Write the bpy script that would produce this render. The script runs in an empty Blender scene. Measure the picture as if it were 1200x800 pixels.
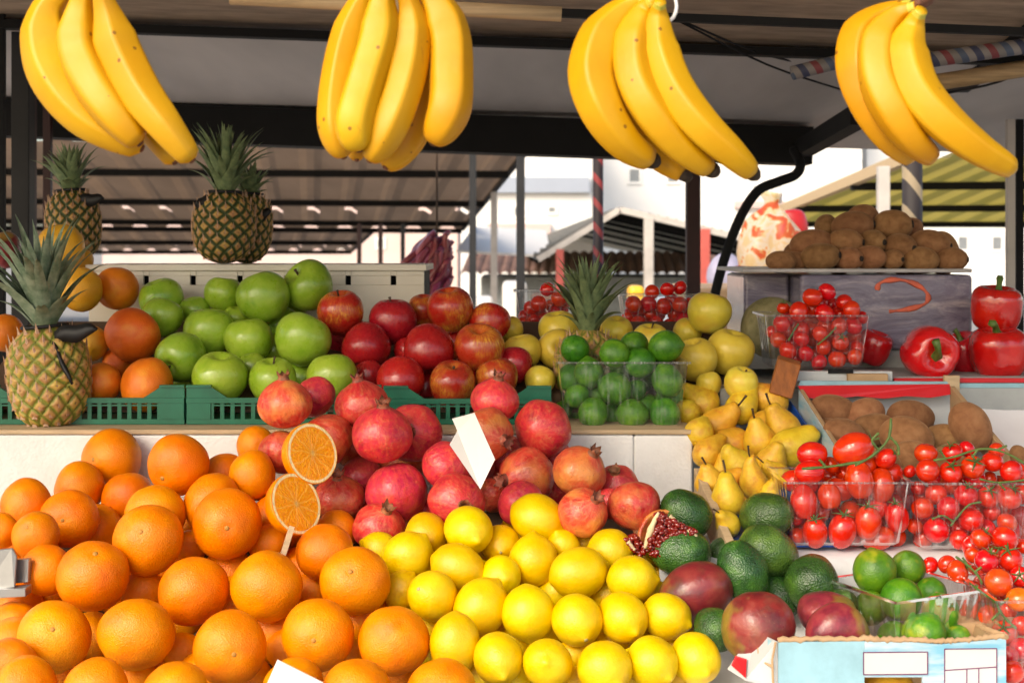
import bpy, math, random
from mathutils import Vector, Quaternion, Matrix, noise
random.seed(7)
SC = bpy.context.scene
COL = SC.collection
F, HZ, CU, EZ = 1650.0, 290.0, 600.0, 1.55
def P(u, v, Y): return Vector(((u-CU)/F*Y, Y, EZ-(v-HZ)/F*Y))
R = math.radians
# ------------------------------------------------------------------ objects
def tag(o, label=None, cat=None, group=None, kind=None):
    if label: o['label'] = label
    if cat: o['category'] = cat
    if group: o['group'] = group
    if kind: o['kind'] = kind
    return o
def link(name, data, parent=None, loc=None):
    o = bpy.data.objects.new(name, data); COL.objects.link(o)
    if parent is not None: o.parent = parent
    if loc is not None: o.location = loc
    return o
def empty(name, loc, label, cat, group=None):
    return tag(link(name, None, None, loc), label, cat, group)
class MB:
    def __init__(s): s.v=[]; s.f=[]; s.mi=[]
    def add(s, vs, fs, m=0):
        b=len(s.v); s.v += [tuple(x) for x in vs]; s.f += [tuple(b+i for i in f) for f in fs]; s.mi += [m]*len(fs)
    def box(s, a, b, m=0):
        x0,y0,z0=[min(a[i],b[i]) for i in range(3)]; x1,y1,z1=[max(a[i],b[i]) for i in range(3)]
        s.add([(x0,y0,z0),(x1,y0,z0),(x1,y1,z0),(x0,y1,z0),(x0,y0,z1),(x1,y0,z1),(x1,y1,z1),(x0,y1,z1)],
              [(0,3,2,1),(4,5,6,7),(0,1,5,4),(1,2,6,5),(2,3,7,6),(3,0,4,7)], m)
    def prism(s, pts, d, m=0):
        """polygon pts (3D) extruded by vector d"""
        n=len(pts); d=Vector(d); a=[Vector(p) for p in pts]; b=[p+d for p in a]
        s.add(a+b, [tuple(range(n))[::-1], tuple(range(n,2*n))]+[(i,(i+1)%n,n+(i+1)%n,n+i) for i in range(n)], m)
    def tube(s, pts, rads, n=10, m=0, shape=None, cap=True, up=None):
        pts=[Vector(p) for p in pts]; k=len(pts)
        if not hasattr(rads,'__len__'): rads=[rads]*k
        T=[(pts[min(i+1,k-1)]-pts[max(i-1,0)]).normalized() for i in range(k)]
        u = up or (Vector((0,0,1)) if abs(T[0].z)<.9 else Vector((1,0,0)))
        N=(u-T[0]*u.dot(T[0])).normalized(); vs=[]
        for i in range(k):
            N=(N-T[i]*N.dot(T[i])).normalized(); B=T[i].cross(N)
            for j in range(n):
                th=2*math.pi*j/n; rr=rads[i]*(shape(th,i/(k-1)) if shape else 1)
                vs.append(pts[i]+N*math.cos(th)*rr+B*math.sin(th)*rr)
        fs=[(i*n+j,i*n+(j+1)%n,(i+1)*n+(j+1)%n,(i+1)*n+j) for i in range(k-1) for j in range(n)]
        if cap: fs += [tuple(range(n))[::-1], tuple((k-1)*n+j for j in range(n))]
        s.add(vs,fs,m)
    def mesh(s, name, mats, smooth=True):
        me=bpy.data.meshes.new(name); me.from_pydata(s.v,[],s.f)
        for m in (mats if isinstance(mats,(list,tuple)) else [mats]): me.materials.append(m)
        for p,i in zip(me.polygons,s.mi): p.material_index=i; p.use_smooth=smooth
        me.update(); return me
    def obj(s, name, mats, parent=None, smooth=False, loc=None):
        return link(name, s.mesh(name,mats,smooth), parent, loc)
def bevel(o, w=.002, seg=2):
    m=o.modifiers.new('edge','BEVEL'); m.width=w; m.segments=seg; m.limit_method='ANGLE'; return o
def wob(p, amp, sc, seed):
    return amp*noise.noise(Vector(p)*sc+Vector((seed*7.3,seed*3.1,seed*1.7)))
def lathe(prof, n=36, lobe=None, wamp=0, wsc=1.2, seed=0, bend=None):
    """prof: list of (r,z), first and last at r=0"""
    vs=[]; fs=[]; k=len(prof)
    vs.append(Vector((0,0,prof[0][1])))
    for i in range(1,k-1):
        for j in range(n):
            th=2*math.pi*j/n; r,z=prof[i]
            q=r*(lobe(th,i/(k-1)) if lobe else 1)
            vs.append(Vector((q*math.cos(th),q*math.sin(th),z)))
    vs.append(Vector((0,0,prof[-1][1])))
    for j in range(n): fs.append((0,1+(j+1)%n,1+j)[::-1])
    for i in range(k-3):
        for j in range(n): fs.append((1+i*n+j,1+(i+1)*n+j,1+(i+1)*n+(j+1)%n,1+i*n+(j+1)%n))
    L=len(vs)-1; b=1+(k-3)*n
    for j in range(n): fs.append((b+j,L,b+(j+1)%n))
    out=[]
    for p in vs:
        if wamp: p=p*(1+wob(p,wamp,wsc,seed)+wob(p,wamp*.35,wsc*2.6,seed+9))
        if bend: p=bend(p)
        out.append(p)
    b=MB(); b.add(out,fs); return b
def smoothprof(pts, k=30):
    """Catmull-Rom through (r,z) points"""
    out=[]; n=len(pts)-1
    for s in range(k+1):
        t=s/k*n; i=min(int(t),n-1); f=t-i
        p=[pts[max(0,min(n,i+d))] for d in (-1,0,1,2)]
        c=[.5*((2*p[1][a])+(-p[0][a]+p[2][a])*f+(2*p[0][a]-5*p[1][a]+4*p[2][a]-p[3][a])*f*f+(-p[0][a]+3*p[1][a]-3*p[2][a]+p[3][a])*f**3) for a in (0,1)]
        out.append((max(c[0],0),c[1]))
    out[0]=(0,out[0][1]); out[-1]=(0,out[-1][1]); return out
def sph(k=26): return [math.pi*i/k for i in range(k+1)]
# ------------------------------------------------------------------ materials
def nd(t, typ, ins=None, **at):
    n=t.nodes.new(typ)
    for k,v in at.items(): setattr(n,k,v)
    for k,v in (ins or {}).items():
        s=n.inputs[k]
        if isinstance(v, bpy.types.NodeSocket): t.links.new(v,s)
        else: s.default_value=v
    return n
def lin(*c):
    return tuple((x/255/12.92 if x/255<=.04045 else ((x/255+.055)/1.055)**2.4) for x in c)+(1,)
def newmat(name):
    m=bpy.data.materials.new(name); m.use_nodes=True; t=m.node_tree
    return m,t,t.nodes['Principled BSDF'],t.nodes['Material Output']
def ramp(t, fac, stops, interp='LINEAR'):
    n=nd(t,'ShaderNodeValToRGB',{'Fac':fac}); e=n.color_ramp.elements; n.color_ramp.interpolation=interp
    while len(e)<len(stops): e.new(.5)
    for el,(p,c) in zip(e,stops): el.position=p; el.color=c if len(c)==4 else tuple(c)+(1,)
    return n.outputs['Color']
def mix(t, fac, a, b, mode='MIX'):
    n=nd(t,'ShaderNodeMix',data_type='RGBA',blend_type=mode)
    for k,v in ((0,fac),(6,a),(7,b)):
        if isinstance(v,bpy.types.NodeSocket): t.links.new(v,n.inputs[k])
        else: n.inputs[k].default_value = v if k==0 or len(v)==4 else tuple(v)+(1,)
    return n.outputs[2]
def mth(t, op, a, b=0.0, c=None, clamp=False):
    n=nd(t,'ShaderNodeMath',operation=op,use_clamp=clamp)
    for i,v in enumerate((a,b) if c is None else (a,b,c)):
        if isinstance(v,bpy.types.NodeSocket): t.links.new(v,n.inputs[i])
        else: n.inputs[i].default_value=v
    return n.outputs[0]
def objco(t, rnd=True):
    tc=nd(t,'ShaderNodeTexCoord').outputs['Object']
    if not rnd: return tc, tc, None
    oi=nd(t,'ShaderNodeObjectInfo').outputs['Random']
    off=mth(t,'MULTIPLY',oi,37.0)
    cv=nd(t,'ShaderNodeCombineXYZ',{'X':off,'Y':off,'Z':off}).outputs[0]
    return nd(t,'ShaderNodeVectorMath',{0:tc,1:cv},operation='ADD').outputs[0], tc, oi
def nse(t, vec, sc, det=3, rough=.55, dist=0):
    return nd(t,'ShaderNodeTexNoise',{'Vector':vec,'Scale':sc,'Detail':det,'Roughness':rough,'Distortion':dist}).outputs['Fac']
def bumps(t, bs, items):
    """items: (height socket, distance m)"""
    nrm=None
    for h,d in items:
        ins={'Height':h,'Distance':d,'Strength':1.0}
        if nrm is not None: ins['Normal']=nrm
        nrm=nd(t,'ShaderNodeBump',ins).outputs[0]
    t.links.new(nrm,bs.inputs['Normal'])
def skin(name, stops, sc=1.6, rough=.4, bump=(), coat=0, hv=.012, vv=.12, extra=None, sss=0, spec=.5, freckle=None, dist=.3):
    m,t,b,_=newmat(name); vec,tc,oi=objco(t)
    n=nse(t,vec,sc,4,.55,dist); c=ramp(t,n,stops)
    if extra: c=extra(t,vec,tc,oi,c)
    if freckle:
        fs,th,fc,amt=freckle
        vo=nd(t,'ShaderNodeTexVoronoi',{'Vector':vec,'Scale':fs,'Randomness':1.0}).outputs['Distance']
        k=mth(t,'LESS_THAN',vo,th); k=mth(t,'MULTIPLY',k,amt); 
        k=mth(t,'MULTIPLY',k,mth(t,'GREATER_THAN',nse(t,vec,sc*2.3,2),.47))
        c=mix(t,k,c,fc)
    r2=mth(t,'FRACT',mth(t,'MULTIPLY',oi,91.7))
    hs=nd(t,'ShaderNodeHueSaturation',{'Color':c,'Hue':mth(t,'MULTIPLY_ADD',oi,2*hv,.5-hv),'Value':mth(t,'MULTIPLY_ADD',r2,2*vv,1-vv)})
    t.links.new(hs.outputs[0],b.inputs['Base Color'])
    rn=nse(t,vec,sc*3,3); t.links.new(mth(t,'MULTIPLY_ADD',rn,.25,rough-.12),b.inputs['Roughness'])
    b.inputs['Specular IOR Level'].default_value=spec
    if coat: b.inputs['Coat Weight'].default_value=coat; b.inputs['Coat Roughness'].default_value=.12
    if sss and False:
        b.inputs['Subsurface Weight'].default_value=sss; b.inputs['Subsurface Radius'].default_value=(1,.5,.2); b.inputs['Subsurface Scale'].default_value=.006
    it=[]
    for kind,s,d in bump:
        if kind=='n': it.append((nse(t,vec,s,3,.6),d))
        else: it.append((nd(t,'ShaderNodeTexVoronoi',{'Vector':vec,'Scale':s},feature='SMOOTH_F1').outputs['Distance'],d))
    if it: bumps(t,b,it)
    return m
def plain(name, col, rough=.5, metal=0, var=.12, sc=20, bump=0, spec=.5, col2=None, streak=None):
    m,t,b,_=newmat(name); tc=nd(t,'ShaderNodeTexCoord').outputs['Object']
    if streak: tc=nd(t,'ShaderNodeMapping',{'Vector':tc,'Scale':streak}).outputs[0]
    n=nse(t,tc,sc,5,.6)
    c2=col2 or tuple(x*(1-2.2*var) for x in col[:3])+(1,)
    c=ramp(t,n,[(.3,c2),(.62,col)])
    t.links.new(c,b.inputs['Base Color']); b.inputs['Roughness'].default_value=rough; b.inputs['Metallic'].default_value=metal
    b.inputs['Specular IOR Level'].default_value=spec
    if bump: bumps(t,b,[(n,bump)])
    return m
ang = None
def axial(t, tc, k=5, kz=.5):
    """coordinate that is constant along meridians of the fruit (z axis)"""
    s=nd(t,'ShaderNodeSeparateXYZ',{0:tc}); cx=nd(t,'ShaderNodeCombineXYZ',{'X':s.outputs[0],'Y':s.outputs[1]}).outputs[0]
    nn=nd(t,'ShaderNodeVectorMath',{0:cx},operation='NORMALIZE').outputs[0]
    a=nd(t,'ShaderNodeVectorMath',{0:nn,1:(k,k,k)},operation='MULTIPLY').outputs[0]
    z=nd(t,'ShaderNodeCombineXYZ',{'Z':mth(t,'MULTIPLY',s.outputs[2],kz)}).outputs[0]
    return nd(t,'ShaderNodeVectorMath',{0:a,1:z},operation='ADD').outputs[0], s.outputs[2]
M={}
M['orange']=skin('orange_peel',[(.3,(.72,.165,.002)),(.5,(.80,.215,.002)),(.72,(.84,.275,.003))],1.1,.36,[('v',26,.00042),('n',60,.0003),('n',7,.0003)],hv=.010,vv=.07,sss=.12,spec=.4,freckle=(5.5,.045,(.35,.16,.02,1),.5))
M['grapefruit']=skin('grapefruit_peel',[(.3,(.70,.12,.006)),(.55,(.80,.17,.01)),(.75,(.85,.30,.02))],1.2,.42,[('v',24,.0004),('n',50,.0003)],hv=.01,vv=.08,sss=.1)
M['pomelo']=skin('yellow_citrus_peel',[(.3,(.75,.36,.02)),(.55,(.82,.44,.03)),(.75,(.80,.50,.06))],1.2,.4,[('v',24,.0004),('n',50,.0003)],hv=.008,vv=.07,sss=.1,freckle=(4,.09,(.4,.2,.02,1),.6))
M['lemon']=skin('lemon_peel',[(.28,(.70,.41,.004)),(.5,(.78,.50,.005)),(.75,(.80,.58,.015))],1.1,.33,[('v',19,.00022),('n',8,.0003),('n',45,.0002)],hv=.012,vv=.09,sss=.12,freckle=(8,.07,(.50,.36,.05,1),.6))
def lime_extra(t,vec,tc,oi,c):
    n=nse(t,vec,.9,2); k=ramp(t,n,[(.55,(0,0,0)),(.72,(1,1,1))])
    return mix(t,mth(t,'MULTIPLY',k,.6),c,(.52,.46,.03,1))
M['lime']=skin('lime_peel',[(.3,(.035,.13,.005)),(.5,(.065,.20,.007)),(.75,(.14,.29,.010))],1.2,.33,[('v',16,.0004),('n',40,.0002)],hv=.015,vv=.16,extra=lime_extra,sss=.08)
def deep_extra(t,vec,tc,oi,c): return mix(t,.35,c,(.06,.20,.02,1))
M['lime_dark']=skin('dark_lime_peel',[(.3,(.03,.13,.008)),(.5,(.06,.22,.012)),(.75,(.16,.36,.02))],1.2,.3,[('v',16,.0004),('n',40,.0002)],hv=.012,vv=.16,sss=.08)
def pome_extra(t,vec,tc,oi,c):
    a,z=axial(t,tc,3.2,.6); a=nd(t,'ShaderNodeVectorMath',{0:a,1:vec},operation='ADD').outputs[0]
    st=ramp(t,nse(t,a,1.7,4,.6),[(.42,(0,0,0)),(.62,(1,1,1))])
    c=mix(t,mth(t,'MULTIPLY',st,.38),c,(.74,.17,.09,1))
    k=ramp(t,nse(t,vec,.8,2),[(.52,(0,0,0)),(.70,(1,1,1))])
    k=mth(t,'MULTIPLY',k,mth(t,'GREATER_THAN',oi,.45))
    c=mix(t,mth(t,'MULTIPLY',k,.75),c,(.74,.27,.06,1))
    g=ramp(t,nse(t,vec,5,6,.75),[(.50,(0,0,0)),(.66,(1,1,1))])
    return mix(t,mth(t,'MULTIPLY',g,.5),c,(.62,.24,.09,1))
M['pomegranate']=skin('pomegranate_rind',[(.28,(.32,.004,.010)),(.46,(.54,.014,.020)),(.62,(.64,.045,.030)),(.8,(.70,.17,.06))],1.5,.36,[('n',5,.0014),('n',30,.0003)],coat=.2,hv=.012,vv=.16,extra=pome_extra,freckle=(7,.10,(.20,.07,.03,1),.75))
M['pome_crown']=skin('pomegranate_crown_skin',[(.3,(.10,.04,.018)),(.6,(.34,.10,.05)),(.8,(.34,.18,.08))],4,.6,[('n',12,.0008)])
def gapple_extra(t,vec,tc,oi,c):
    a,z=axial(t,tc,2.5,.8); a=nd(t,'ShaderNodeVectorMath',{0:a,1:vec},operation='ADD').outputs[0]
    st=ramp(t,nse(t,a,1.6,3),[(.4,(0,0,0)),(.7,(1,1,1))])
    return mix(t,mth(t,'MULTIPLY',st,.35),c,(.40,.50,.07,1))
M['green_apple']=skin('green_apple_skin',[(.3,(.20,.36,.018)),(.5,(.29,.46,.03)),(.75,(.38,.53,.06))],1.2,.3,[('n',4,.0008)],coat=.25,hv=.01,vv=.10,extra=gapple_extra,sss=.06,freckle=(13,.05,(.55,.62,.25,1),.6))
def rapple_extra(t,vec,tc,oi,c):
    k=ramp(t,nse(t,vec,.75,2),[(.46,(0,0,0)),(.64,(1,1,1))])
    k=mth(t,'MULTIPLY',k,mth(t,'GREATER_THAN',oi,.60))
    c=mix(t,mth(t,'MULTIPLY',k,.8),c,(.80,.40,.05,1))
    a,z=axial(t,tc,5,.7); a=nd(t,'ShaderNodeVectorMath',{0:a,1:vec},operation='ADD').outputs[0]
    st=ramp(t,nse(t,a,2.6,5,.65),[(.36,(0,0,0)),(.54,(1,1,1))])
    return mix(t,mth(t,'MULTIPLY',st,.8),c,(.40,.010,.012,1))
M['red_apple']=skin('red_apple_skin',[(.3,(.24,.003,.008)),(.5,(.42,.010,.012)),(.72,(.56,.04,.02))],1.2,.28,[('n',4,.0008)],coat=.25,hv=.008,vv=.14,extra=rapple_extra,freckle=(16,.05,(.70,.42,.18,1),.55))
def yapple_extra(t,vec,tc,oi,c):
    k=ramp(t,nse(t,vec,.7,2),[(.5,(0,0,0)),(.7,(1,1,1))])
    k=mth(t,'MULTIPLY',k,mth(t,'GREATER_THAN',oi,.55))
    return mix(t,mth(t,'MULTIPLY',k,.55),c,(.72,.32,.05,1))
M['yellow_apple']=skin('yellow_apple_skin',[(.3,(.70,.53,.05)),(.5,(.80,.61,.065)),(.75,(.80,.66,.10))],1.2,.35,[('n',4,.0008)],coat=.15,hv=.012,vv=.08,extra=yapple_extra,sss=.06,freckle=(15,.05,(.45,.30,.08,1),.5))
def pear_extra(t,vec,tc,oi,c):
    k=ramp(t,nse(t,vec,1.2,5,.65),[(.51,(0,0,0)),(.66,(1,1,1))])
    c=mix(t,mth(t,'MULTIPLY',k,.75),c,(.60,.23,.025,1))
    z=nd(t,'ShaderNodeSeparateXYZ',{0:tc}).outputs[2]
    k=ramp(t,mth(t,'ADD',z,mth(t,'MULTIPLY',nse(t,vec,3,3),.8)),[(.0,(0,0,0)),(1,(1,1,1))])
    return c
M['pear']=skin('pear_skin',[(.28,(.62,.36,.022)),(.45,(.74,.42,.025)),(.62,(.80,.50,.04)),(.78,(.76,.32,.03))],1.1,.42,[('n',5,.0008),('n',40,.0001)],hv=.018,vv=.10,extra=pear_extra,sss=.06,freckle=(14,.07,(.28,.13,.03,1),.7))
M['avocado']=skin('avocado_skin',[(.3,(.014,.042,.010)),(.5,(.030,.088,.014)),(.75,(.085,.19,.022))],1.3,.24,[('v',17,.0009),('n',26,.0004)],hv=.02,vv=.25,spec=.6)
def mango_extra(t,vec,tc,oi,c):
    z=nd(t,'ShaderNodeSeparateXYZ',{0:tc}).outputs[2]
    k=ramp(t,mth(t,'MULTIPLY_ADD',nse(t,vec,1.0,3),1.3,mth(t,'MULTIPLY',z,-.45)),[(.78,(0,0,0)),(1.0,(1,1,1))])
    c=mix(t,mth(t,'MULTIPLY',k,.6),c,(.26,.22,.03,1))
    g=ramp(t,nse(t,vec,1.6,3),[(.5,(0,0,0)),(.75,(1,1,1))])
    return mix(t,mth(t,'MULTIPLY',g,.28),c,(.06,.10,.03,1))
M['mango']=skin('mango_skin',[(.3,(.11,.010,.018)),(.5,(.22,.02,.026)),(.75,(.32,.06,.045))],1.4,.33,[('n',5,.0006)],coat=.12,hv=.01,vv=.10,extra=mango_extra,freckle=(13,.075,(.55,.30,.12,1),.7))
M['kiwi']=skin('kiwi_skin',[(.3,(.20,.085,.036)),(.5,(.265,.122,.052)),(.75,(.33,.165,.074))],2.0,.8,[('n',55,.0003),('n',4,.0004)],hv=.01,vv=.15,spec=.25)
_b=M['kiwi'].node_tree.nodes['Principled BSDF']; _b.inputs['Sheen Weight'].default_value=.35; _b.inputs['Sheen Roughness'].default_value=.4; _b.inputs['Sheen Tint'].default_value=(.75,.5,.3,1)
M['kiwi_nub']=plain('kiwi_nub_skin',(.022,.013,.008,1),.9)
M['tomato']=skin('tomato_skin',[(.3,(.56,.009,.004)),(.55,(.68,.018,.004)),(.78,(.72,.05,.006))],.9,.18,[('n',3,.0005)],coat=.6,hv=.006,vv=.08,sss=.08)
M['tomato_pale']=skin('orange_red_tomato_skin',[(.3,(.62,.06,.006)),(.55,(.68,.10,.008)),(.78,(.70,.14,.012))],.9,.2,[('n',3,.0005)],coat=.5,hv=.012,vv=.08,sss=.08)
M['pepper']=skin('red_pepper_skin',[(.3,(.42,.004,.005)),(.55,(.56,.008,.006)),(.78,(.62,.018,.008))],1,.2,[('n',3,.0012)],coat=.7,hv=.006,vv=.1)
M['green_stem']=plain('green_stem_skin',(.10,.17,.03,1),.5,var=.2,sc=30)
M['vine']=plain('vine_skin',(.10,.17,.035,1),.55,var=.2,sc=60)
M['brown_stem']=plain('dry_stem_bark',(.075,.04,.02,1),.75,var=.2,sc=60)
M['button']=plain('citrus_button',(.45,.40,.16,1),.7,var=.15,sc=80)
M['button_o']=plain('orange_stem_scar',(.50,.24,.04,1),.7,var=.2,sc=80)
# ------------------------------------------------------------------ fruit meshes (unit radius)
MESH={}
def g(x,s): return math.exp(-(x/s)**2)
def variants(key, n, fn, mat):
    MESH[key]=[fn(i).mesh(key+'_shape', M[mat]) for i in range(n)]
def orange_m(i):
    pr=[]
    for t in sph(28):
        r=math.sin(t); z=.95*math.cos(t)
        if t<1.6: z-=.05*g(r,.16)
        else: z+=.05*g(r,.2)
        pr.append((r,z))
    return lathe(pr,40,None,.05,1.0,i)
variants('orange',4,orange_m,'orange'); variants('grapefruit',2,orange_m,'grapefruit'); variants('pomelo',2,orange_m,'pomelo')
def lemon_m(i,nip=.15,el=1.12):
    pr=[]
    for t in sph(30):
        r=math.sin(t); z=el*math.cos(t)
        z+= nip*g(r,.2) if t<1.6 else -.07*g(r,.22)
        pr.append((r,z))
    return lathe(pr,36,None,.035,1.1,i+20)
variants('lemon',4,lemon_m,'lemon')
variants('lime',3,lambda i:lemon_m(i,.10,1.04),'lime'); variants('lime_dark',3,lambda i:lemon_m(i+5,.12,1.08),'lime_dark')
def pome_m(i):
    pr=[]
    for t in sph(28):
        r=math.sin(t); z=.90*math.cos(t)
        if t<1.6: z+=.10*g(r,.36)
        else: z+=.06*g(r,.25)
        pr.append((r,z))
    return lathe(pr,42,lambda th,t:1+.022*math.cos(6*th+i)*math.sin(math.pi*t),.04,1.2,i+40)
variants('pomegranate',4,pome_m,'pomegranate')
def pome_crown(i):
    b=MB(); rnd=random.Random(i); n=12; vs=[]
    L=[(.30,.80),(.21,.98),(.19,1.06),(.22,1.14)]
    for r,z in L:
        for j in range(n): a=2*math.pi*j/n; vs.append((r*math.cos(a),r*math.sin(a),z))
    for j in range(n):
        a=2*math.pi*j/n
        r,z=(.22+.10*rnd.random(),1.22+.14*rnd.random()) if j%2==0 else (.23,1.12)
        vs.append((r*math.cos(a),r*math.sin(a),z))
    for r,z in ((.15,1.10),(.12,1.0)):
        for j in range(n): a=2*math.pi*j/n; vs.append((r*math.cos(a),r*math.sin(a),z))
    fs=[(k*n+j,k*n+(j+1)%n,(k+1)*n+(j+1)%n,(k+1)*n+j) for k in range(6) for j in range(n)]
    fs.append(tuple(6*n+j for j in range(n)))
    b.add(vs,fs); return b
variants('pome_crown',3,pome_crown,'pome_crown')
def apple_m(i):
    pr=[]; rnd=random.Random(i); top=.06+.07*rnd.random(); el=.93+.13*rnd.random()
    for t in [0,.05,.1,.15]+[.2+ (2.94-.2)*k/26 for k in range(27)]+[3.0,3.06,3.1,math.pi]:
        r=math.sin(t)*(1+top*math.cos(t)); z=el*math.cos(t)
        if t<1.6: z-=.32*g(r,.30)
        else: z+=.16*g(r,.20)
        pr.append((r,z))
    return lathe(pr,40,lambda th,t:1+.035*math.cos(5*th+.4)*max(0,(t-.45)*1.8)+.012*math.cos(3*th),.03,1.0,i+60)
for k in ('green_apple','red_apple','yellow_apple'): variants(k,4,apple_m,k)
def stem_m(i,z0=.45,z1=1.05,r=.045,lean=.12):
    b=MB(); b.tube([(0,0,z0),(lean*.3,0,z0+(z1-z0)*.4),(lean,0,z1-.08),(lean*1.2,0,z1)],[r*.9,r*.8,r,r*1.5],8); return b
variants('apple_stem',2,lambda i:stem_m(i,.4,.92+.15*i),'brown_stem')
PEAR=[(0,-.86),(.22,-.93),(.62,-.80),(.92,-.42),(1,.02),(.92,.42),(.72,.85),(.53,1.2),(.42,1.45),(.26,1.62),(0,1.64)]
def pear_m(i):
    s=.9+.12*i; k=.06+.05*i
    return lathe(smoothprof([(r,z if z<0 else z*s) for r,z in PEAR],34),34,None,.05,1.2,i+80,bend=lambda p:Vector((p.x+k*max(0,p.z)**2,p.y,p.z)))
variants('pear',3,pear_m,'pear')
def pear_stem(i):
    s=.9+.12*i; k=.06+.05*i; x=k*(1.6*s)**2
    b=MB(); b.tube([(x,0,1.55*s),(x+.08,0,1.85*s),(x+.22,.03,2.2*s),(x+.26,.04,2.28*s)],[.06,.055,.065,.085],8); return b
variants('pear_stem',3,pear_stem,'brown_stem')
AVO=[(0,-.98),(.35,-.95),(.78,-.66),(.99,-.12),(.97,.25),(.82,.70),(.62,1.02),(.36,1.24),(0,1.3)]
variants('avocado',3,lambda i:lathe(smoothprof(AVO,30),34,None,.05,1.3,i+100),'avocado')
variants('avocado_stem',1,lambda i:stem_m(0,1.2,1.36,.11,0),'brown_stem')
MAN=[(0,-1.12),(.40,-1.03),(.80,-.70),(1,-.1),(.95,.4),(.72,.88),(.35,1.14),(0,1.2)]
variants('mango',3,lambda i:lathe(smoothprof(MAN,30),34,lambda th,t:1-.10*math.cos(2*th),.05,1.0,i+120,bend=lambda p:Vector((p.x+.08*p.z*p.z,p.y,p.z))),'mango')
variants('mango_stem',1,lambda i:stem_m(0,1.2,1.40,.09,0),'brown_stem')
def kiwi_m(i):
    pr=[(math.sin(t),1.36*math.cos(t)) for t in sph(24)]
    return lathe(pr,30,None,.03,1.2,i+140)
variants('kiwi',4,kiwi_m,'kiwi')
def nub(i):
    b=MB(); b.tube([(0,0,1.30),(0,0,1.385),(0,0,1.41)],[.26,.22,.12],9); return b
variants('kiwi_nub',1,nub,'kiwi_nub')
def tom_m(i,el=.9):
    pr=[]
    for t in sph(20):
        r=math.sin(t); z=el*math.cos(t)
        if t<1.6: z-=.14*g(r,.26)
        pr.append((r,z))
    return lathe(pr,26,None,.025,1.0,i+160)
variants('tomato',3,tom_m,'tomato'); variants('tomato_pale',2,tom_m,'tomato_pale')
variants('plum_tomato',3,lambda i:tom_m(i,1.28),'tomato')
def calyx(i,z=.82):
    b=MB(); rnd=random.Random(i+3)
    for j in range(5):
        a=2*math.pi*j/5+rnd.uniform(-.2,.2); c,s=math.cos(a),math.sin(a); L=.75+.35*rnd.random(); up=rnd.uniform(-.02,.32)
        row=[]
        for k,(q,w) in enumerate(((.04,.05),(.3,.10),(.6,.065),(1,.01))):
            r=q*L; h=z+.02+.10*math.sin(q*2.2)+up*q*q-.13*r*r
            for sgn in (-1,1): row.append((c*r-s*w*sgn,s*r+c*w*sgn,h))
            row.append((c*r,s*r,h+.05*(1-q)+.012))
        fs=[]
        for k in range(3):
            p=k*3; fs += [(p,p+3,p+5,p+2),(p+2,p+5,p+4,p+1),(p+1,p+4,p+3,p)]
        b.add(row,fs)
    b.tube([(0,0,z-.04),(.03,0,z+.2),(.12,.02,z+.5)],[.07,.055,.075],7); return b
variants('calyx',3,calyx,'vine'); variants('plum_calyx',2,lambda i:calyx(i,1.16),'vine')
def pepper_m(i):
    pr=[]
    for k in range(35):
        t=math.pi*k/34; r=abs(math.sin(t))**.55; z=1.0*math.copysign(abs(math.cos(t))**.8,math.cos(t))
        r*=1+.08*math.cos(t)
        if t<1.6: z-=.42*g(r,.42)
        else: z+=.22*g(r,.35)
        pr.append((r,z))
    nl=4 if i<2 else 3
    return lathe(pr,64,lambda th,t:1-.13*(1-abs(math.cos(nl/2*th+.3))**.7)**1.2*(.5+.7*abs(t-.5)*2)+.02*math.cos(th),.04,1,i+180)
variants('pepper',3,pepper_m,'pepper')
def pepper_stem(i):
    b=MB(); c=[.10,.55,.30][i]
    b.tube([(0,0,.42),(0,0,.60),(.03,0,.78),(c*.4,0,1.05),(c*.8,0,1.2),(c*1.3,0,1.28)],[.40,.30,.13,.10,.11,.14],10,shape=lambda th,t:1+.12*math.cos(5*th)); return b
variants('pepper_stem',3,pepper_stem,'green_stem')
def button(i):
    b=MB(); b.tube([(0,0,.84),(0,0,.925),(0,0,.94)],[.085,.07,.035],9); return b
variants('orange_scar',1,button,'button_o')
def lbutton(i):
    b=MB(); b.tube([(0,0,-1.10),(0,0,-1.19),(0,0,-1.205)],[.085,.075,.04],9); return b
variants('lemon_button',1,lbutton,'button')
def libutton(i):
    b=MB(); b.tube([(0,0,-1.04),(0,0,-1.12),(0,0,-1.135)],[.10,.085,.05],9); return b
variants('lime_button',1,libutton,'button')
# children of each kind: (part name, mesh key)
KID={'orange':('stem_scar','orange_scar'),'lemon':('stem_button','lemon_button'),'lime':('stem_button','lime_button'),'lime_dark':('stem_button','lime_button'),
 'pomegranate':('crown','pome_crown'),'green_apple':('stem','apple_stem'),'red_apple':('stem','apple_stem'),'yellow_apple':('stem','apple_stem'),
 'pear':('stem','pear_stem'),'avocado':('stem','avocado_stem'),'mango':('stem','mango_stem'),'kiwi':('blossom_end','kiwi_nub'),
 'tomato':('calyx','calyx'),'tomato_pale':('calyx','calyx'),'plum_tomato':('calyx','plum_calyx'),'pepper':('stem','pepper_stem')}
NAME={'grapefruit':'grapefruit','pomelo':'pomelo','lime_dark':'lime','green_apple':'apple','red_apple':'apple','yellow_apple':'apple','tomato':'cherry_tomato','tomato_pale':'cherry_tomato','pepper':'bell_pepper'}
CAT={'cherry_tomato':'tomato','plum_tomato':'tomato','bell_pepper':'pepper'}
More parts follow.
